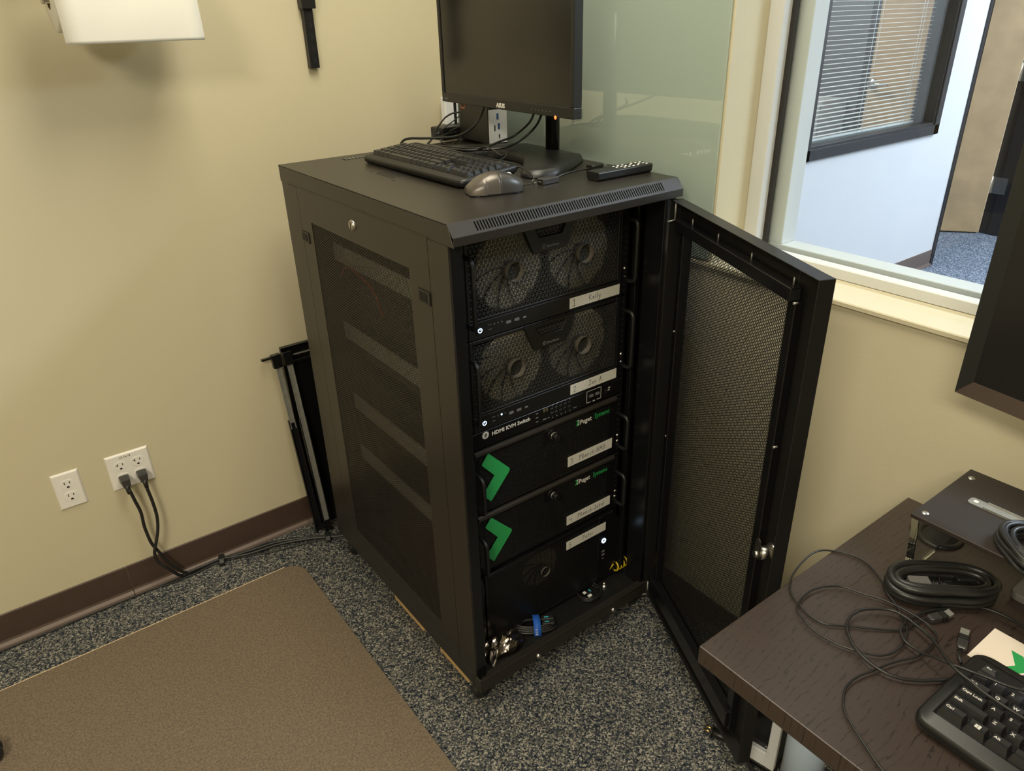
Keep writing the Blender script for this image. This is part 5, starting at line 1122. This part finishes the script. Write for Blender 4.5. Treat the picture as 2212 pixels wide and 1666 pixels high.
# ================================================================== FLOOR: mat, wood blocks, plug, caster
fm = thing('floor_mat', 'brown fibre chair mat with a pale edge on the carpet', 'mat', (-.9, .2, 0))
Lm = [(x + .9, y - .2) for x, y in rrect(-2.3, -.136, -.95, .842, .06, 8)]
MB().prism(Lm, .0004, .004, 'z').build('mat', 'mat', fm, .001)
b = MB(); b.box(-1.34, .712, .6405, .6425, .0006, .0046); b.build('edge_strip', 'tan_edge', fm)
for y0, y1, lab_ in ((.33, .50, 'pale wood block under the rack side, farther from the front'), (.10, .24, 'pale wood block under the rack front left')):
    t = thing('wood_block', lab_, 'wood block', (.02, (y0 + y1) / 2, 0)); l_ = (y1 - y0) / 2
    MB().box(.004, .05, -l_, l_, 0.0005, .0705).build('block', 'wood_block', t, .002)
ct = thing('chair_caster', 'black chair caster at the left edge of the brown mat', 'caster', (-.998, .612, .004))
for y_ in (-.011, .011): MB().lathe([(0, -.008), (.020, -.008), (.025, -.004), (.025, .004), (.020, .008), (0, .008)], (0, y_, .025), 'y', 24).build('wheel', 'rubber', ct)
b = MB(); b.cyl((-.012, 0, .03), (-.012, 0, .08), .006, n=10); b.box(-.02, .01, -.003, .003, .02, .05); b.build('fork', 'black', ct)

# ================================================================== THE DESK AND WHAT STANDS ON IT
ZD = .72
dk = thing('desk', 'black brown oak desk by the window wall in the right foreground', 'desk', (.312, -1.35, 0))
box('desk_top', 'desk', dk, -.300, .300, -.75, .749, ZD - .034, ZD - .0002, .0015, 2)
for x_, y_ in ((-.195, .610), (.225, .610), (-.225, -.610), (.225, -.610)):
    b = MB(); b.cyl((x_, y_, ZD - .036), (x_, y_, ZD - .30), .031, .029, 24); b.cyl((x_, y_, ZD - .30), (x_, y_, .02), .027, .025, 24); lg = b.build('leg', 'leg_blue', dk)
    MB().cyl((x_, y_, .02), (x_, y_, .0005), .02, n=16).build('foot', 'black', lg)
MB().tube([(.228 + .038 * math.cos(2 * PI * k / 32), .66 + .038 * math.sin(2 * PI * k / 32), ZD + .001) for k in range(32)], .0055, 8, closed=True).build('grommet', 'black', dk)
b = MB(); b.lathe([(0, .0), (.036, .0)], (.228, .66, ZD + .0004), 'z', 28); b.build('grommet_hole', 'deep', dk)

# riser board on clear slanted legs
rs = thing('monitor_riser', 'black riser board on clear acrylic legs along the back of the desk', 'shelf', (.482, -1.05, ZD))
box('board', 'riser', rs, -.100, .100, -.36, .352, .118, .126, .001)
for s_ in (1, -1):
    y_ = .345 * s_
    b = MB(); yy0, yy1 = y_ - .006, y_ + .006
    b.prism([(-.072, .0), (.074, 0), (.098, .118), (-.096, .118), (-.088, .09)], yy0, yy1, 'y'); b.build('leg', 'acrylic', rs, .0008)
for x_, y_ in ((-.082, .338), (.072, .338)): MB().lathe([(0, .0016), (.004, .0012), (.0055, 0)], (x_, y_, .126), 'z', 14).build('screw', 'steel', rs)
MB().disc((-.002, .305, .1258), .003, 'z', 12, .0004).build('screw_hole', 'deep', rs)
br = thing('metal_bracket', 'silver metal bracket bar lying on the black riser', 'bracket', (.488, -.742, ZD + .1262), (0, 0, math.radians(-91)))
b = MB(); b.prism(rrect(-.004, .30, -.010, .010, .006), 0, .0015, 'z'); b.box(.02, .30, -.010, -.0085, .0015, .004); b.box(.02, .30, .0085, .010, .0015, .004); bo = b.build('bar', 'galv', br)
MB().lathe([(0, .0004), (.004, .0004)], (.006, 0, .0016), 'z', 12).build('bar_hole', 'white', br)

def loops(parent, rx, ry, r, n_, name='cord', m='rubber', rot=0, stack=3):
    for k in range(n_):
        lay, ring = divmod(k, stack)
        sx = rx - ring * r * 1.75; sy = ry - ring * r * 1.75
        P = []
        for i in range(44):
            a = 2 * PI * i / 44; e = .72
            x = sx * (abs(math.cos(a)) ** e) * (1 if math.cos(a) >= 0 else -1); y = sy * (abs(math.sin(a)) ** .9) * (1 if math.sin(a) >= 0 else -1)
            y *= 1 - .10 * math.exp(-(x / (rx * .4)) ** 2) * (1 if y < 0 else .35)
            P.append((x * math.cos(rot) - y * math.sin(rot) + .002 * math.sin(k * 2.1), x * math.sin(rot) + y * math.cos(rot) + .002 * math.cos(k * 1.7), r + lay * r * 1.8 + .0015 * math.sin(a * 2 + k)))
        MB().tube(P, r, 10, closed=True).build(name, m, parent)
pc = thing('power_cable_coil', 'thick black power cord coiled in an oval with a twist tie on the desk', 'cable', (.394, -.764, ZD + .0002), (0, 0, math.radians(-42)))
loops(pc, .078, .035, .0064, 6, stack=2)
b = MB(); b.box(-.050, -.018, -.010, .010, .012, .028); pl = b.build('connector', 'hub', pc, .002)
b = MB()
for k in range(4): b.cyl((-.014 + k * .006, 0, .017), (-.011 + k * .006, 0, .017), .0072, n=12)
b.cyl((-.018, 0, .017), (.045, .001, .018), .0052, n=10); b.build('strain_relief', 'rubber', pl)
b = MB(); b.box(.026, .056, .004, .022, .010, .027); p2_ = b.build('plug', 'rubber', pc, .002); b = MB(); b.box(.0555, .066, .008, .018, .013, .0145); b.build('blade', 'steel', p2_)
P = [(.0 + .012 * math.sin(t) * .15, .037 * math.cos(t), .012 + .017 * math.sin(t)) for t in [2 * PI * k / 20 for k in range(20)]]
P = [(-.005 + .010 * (y / .037), y, z_) for x, y, z_ in P]; MB().tube(P, .0011, 6, closed=True).build('twist_tie', 'black', pc)
rc = thing('wrapped_cable_coil', 'coil of black cord in clear plastic wrap on the riser board', 'cable', (.414, -.862, ZD + .1266), (0, 0, math.radians(50)))
loops(rc, .058, .040, .0042, 9, stack=3)
b = MB(); P = []
V = []
for k in range(25):
    t_ = 2 * PI * k / 24
    for x_ in (-.024, .024): V.append((x_ - .028 + .0, .045 * math.cos(t_), .0135 + .0145 * math.sin(t_)))
b.add(V, [(2 * k, 2 * k + 1, 2 * k + 3, 2 * k + 2) for k in range(24)], True); b.build('plastic_wrap', 'wrap', rc)

c_, o_ = cable('mouse_cable', 'thin black USB cord looped and tangled across the desk', ['mouse_cord'], .0016)
def usb_plug(parent, a, b_, tip, m='mouse_dark'):
    A, B, T = Vector(a), Vector(b_), Vector(tip)
    d = (B - A).normalized(); s_ = d.cross(Vector((0, 0, 1))).normalized()
    q = MB(); V = []
    for p, w_, h_ in ((A, .0045, .0032), (A.lerp(B, .12), .0065, .0042), (B, .0068, .0042)):
        for sx, sz in ((-1, -1), (1, -1), (1, 1), (-1, 1)): V.append(p + s_ * w_ * sx + Vector((0, 0, h_ * sz)))
    q.add(V, [(l * 4 + k, l * 4 + (k + 1) % 4, l * 4 + 4 + (k + 1) % 4, l * 4 + 4 + k) for l in range(2) for k in range(4)] + [(3, 2, 1, 0), (8, 9, 10, 11)]); po = q.build('usb_plug', m, parent, .0008)
    q = MB()
    for k in range(3):
        c0 = A.lerp(B, .62 + .12 * k); V = []
        for l in (0, .05):
            p = A.lerp(B, .62 + .12 * k + l)
            for sx, sz in ((-1, -1), (1, -1), (1, 1), (-1, 1)): V.append(p + s_ * .0074 * sx + Vector((0, 0, .0047 * sz)))
        q.add(V, [(j, (j + 1) % 4, 4 + (j + 1) % 4, 4 + j) for j in range(4)] + [(3, 2, 1, 0), (4, 5, 6, 7)])
    q.build('grip_ribs', 'black', po)
    q = MB(); V = []
    for p in (B, T):
        for sx, sz in ((-1, -1), (1, -1), (1, 1), (-1, 1)): V.append(p + s_ * .0058 * sx + Vector((0, 0, .0023 * sz)))
    q.add(V, [(j, (j + 1) % 4, 4 + (j + 1) % 4, 4 + j) for j in range(4)] + [(3, 2, 1, 0), (4, 5, 6, 7)]); q.build('usb_tip', 'galv', po)
Q = [Vector(p) - o_ for p in D['usb_a']]; usb_plug(c_, Q[1], Q[2], Q[3])
cable('monitor_lead', 'black cord looping from the desk right edge and across the desk keyboard', ['cord_b'], .0021)
cable('keyboard_lead', 'black cord looped on the desk and over the desk keyboard top left', ['cord_c'], .0023)
ul = thing('usb_stub', 'small dark USB stick plug between the desk keyboard and the white card', 'usb plug', tuple(D['usb_b'][0]))
Q = [Vector(p) - Vector(D['usb_b'][0]) for p in D['usb_b']]; usb_plug(ul, Q[1], Q[2], Q[3]); MB().tube([Q[0] + Vector((-.012, -.01, 0)), Q[0], Q[1]], .0022, 8).build('cord', 'rubber', ul)

keyboard('black keyboard on the desk at the lower right corner', (.121, -.858, ZD + .0006), math.radians(-91.0), 0, LEG).scale = (1.12, 1.12, 1.12)
cd = thing('logo_card', 'white card with green and purple arrow logo under the desk keyboard edge', 'card', (.385, -.852, ZD + .0003), (0, 0, math.radians(-91)))
b = MB(); b.box(0, .15, -.085, .0, 0, .0006); b.build('sheet', 'card', cd)
b = MB(); b.prism([(.034, -.026), (.050, -.026), (.066, -.052), (.050, -.078), (.034, -.078), (.050, -.052)], .0006, .0008, 'z'); b.build('green_arrow', 'green', cd)
b = MB(); b.prism([(.054, -.026), (.085, -.026), (.085, -.078), (.054, -.078), (.070, -.052)], .0006, .0008, 'z'); b.build('purple_arrow', 'purple', cd)

# large monitor at the right edge of the picture
bm = thing('large_monitor', 'large dark monitor with a brown lower bezel at the right edge', 'monitor', (.528, -.662, 0), (0, 0, math.radians(-99)))   # local x along the screen, local -y faces the room
LZ, LW, LH = 1.0, .70, .42; BW = .024
def fr4(x0, z0): return [(x0, LZ + z0)]
b = MB()
O = [(0, LZ), (LW, LZ), (LW, LZ + LH), (0, LZ + LH)]; I = [(BW * .85, LZ + BW), (LW - BW, LZ + BW), (LW - BW, LZ + LH - BW), (BW * .85, LZ + LH - BW)]
def side(k, m):
    b = MB(); a, c = k, (k + 1) % 4
    V = [(*[O[a][0]], -.004, O[a][1]), (O[c][0], -.004, O[c][1]), (I[c][0], .004, I[c][1]), (I[a][0], .004, I[a][1]), (O[a][0], .020, O[a][1]), (O[c][0], .020, O[c][1]), (I[c][0], .02, I[c][1]), (I[a][0], .02, I[a][1])]
    b.add(V, [(0, 1, 2, 3), (7, 6, 5, 4), (0, 4, 5, 1), (3, 2, 6, 7), (1, 5, 6, 2), (0, 3, 7, 4)]); return b.build('bezel', m, bm)
side(0, 'bezel')['label'] = 'brushed brown lower bezel'
for k in (1, 2, 3): side(k, 'bezel_dark')
box('screen', 'black_gloss', bm, .012, LW - .015, .004, .012, LZ + .016, LZ + LH - .016)
box('back_shell', 'black', bm, .03, LW - .03, .020, .05, LZ + .03, LZ + LH - .03, .006)
b = MB(); b.cyl((LW / 2, .066, ZD + .134), (LW / 2, .066, LZ + .2), .016, n=16); b.box(LW / 2 - .04, LW / 2 + .04, .05, .075, LZ + .12, LZ + .22); b.build('stand_pole', 'mouse_dark', bm)
box('stand_base', 'mouse_dark', bm, LW / 2 - .11, LW / 2 + .11, -.03, .10, ZD + .1265, ZD + .134, .003)
hb = thing('desk_hub', 'flat grey rounded device on the desk under the riser at the right edge', 'hub', (.535, -.93, ZD))
MB().prism(rrect(-.065, .06, -.10, .096, .014), .0004, .014, 'z').build('case', 'hub', hb, .0025, 2)

# ================================================================== ON THE FLOOR BEHIND THE OPEN DOOR
cs = thing('computer_case', 'white framed dark case standing under the desk behind the rack door', 'computer', (.434, -.541, 0), (0, 0, math.radians(101.5)))
# local x runs from the near corner back along the face, local y faces the desk side
b = MB(); b.box(0, .098, -.21, -.004, .014, .34); b.build('body', 'black', cs, .002)
b = MB(); b.box(0, .021, -.004, .010, .014, .34); b.box(.021, .098, -.004, .010, .014, .056); b.box(.021, .098, -.004, .010, .32, .34); b.build('white_frame', 'white_cool', cs, .0012)
box('window_panel', 'black_gloss', cs, .021, .098, -.0045, -.002, .056, .32)
box('base', 'black', cs, -.004, .102, -.21, .012, .0005, .014, .001)
text('adml', .016, 'print', cs, (.0145, .0103, .050), (PI / 2, -PI / 2, PI), name='lettering')
fp_ = thing('floor_plug', 'black plug with brass pins lying on the carpet by the open rack door', 'plug', (.402, -.392, .011))
d = Vector((-.32, .95, 0)).normalized(); s_ = Vector((-d.y, d.x, 0))
b = MB(); b.tube([Vector((0, 0, 0)) - d * .036, Vector((0, 0, 0)) - d * .02, Vector((0, 0, 0))], [.006, .010, .011], 10); bo = b.build('plug_body', 'black', fp_, .001)
b = MB(); b.cyl(d * 0, d * .0025, .0145, n=14); b.build('plug_face', 'black', bo)
b = MB()
for k in (-.0055, .0055): b.cyl(s_ * k + d * .002 + Vector((0, 0, .003)), s_ * k + d * .022 + Vector((0, 0, .003)), .0022, n=8)
b.cyl(d * .002 + Vector((0, 0, -.004)), d * .022 + Vector((0, 0, -.004)), .0022, n=8)
b.build('pin', 'brass', bo)
P = [-d * .034, Vector((.012, -.07, -.004)), Vector((-.004, -.12, -.006)), Vector((-.030, -.17, -.006)), Vector((-.045, -.24, -.006))]
MB().tube(smooth_path(P, 6), .0042, 8).build('cord', 'rubber', fp_)

# matching things share a group
GROUPS = {'keyboard': 'matching black keyboards', 'slide_rail': 'slide rails leaning on the back wall', 'wood_block': 'wood blocks under the rack', 'cable_tie': 'hook straps on the floor cables',
          'network_wire': 'thin wires along the baseboard', 'data_cable': 'cables from the small computer', 'display_cable': 'cables rising behind the monitor', 'power_cable': 'power cables at the double outlet',
          'ceiling_light': 'ceiling panel lights', 'outlet_plate': 'outlet plates on the back wall'}
for o in list(COL.objects):
    if o.parent is None and o.name.split('.')[0] in GROUPS and o.get('category'): o['group'] = GROUPS[o.name.split('.')[0]]
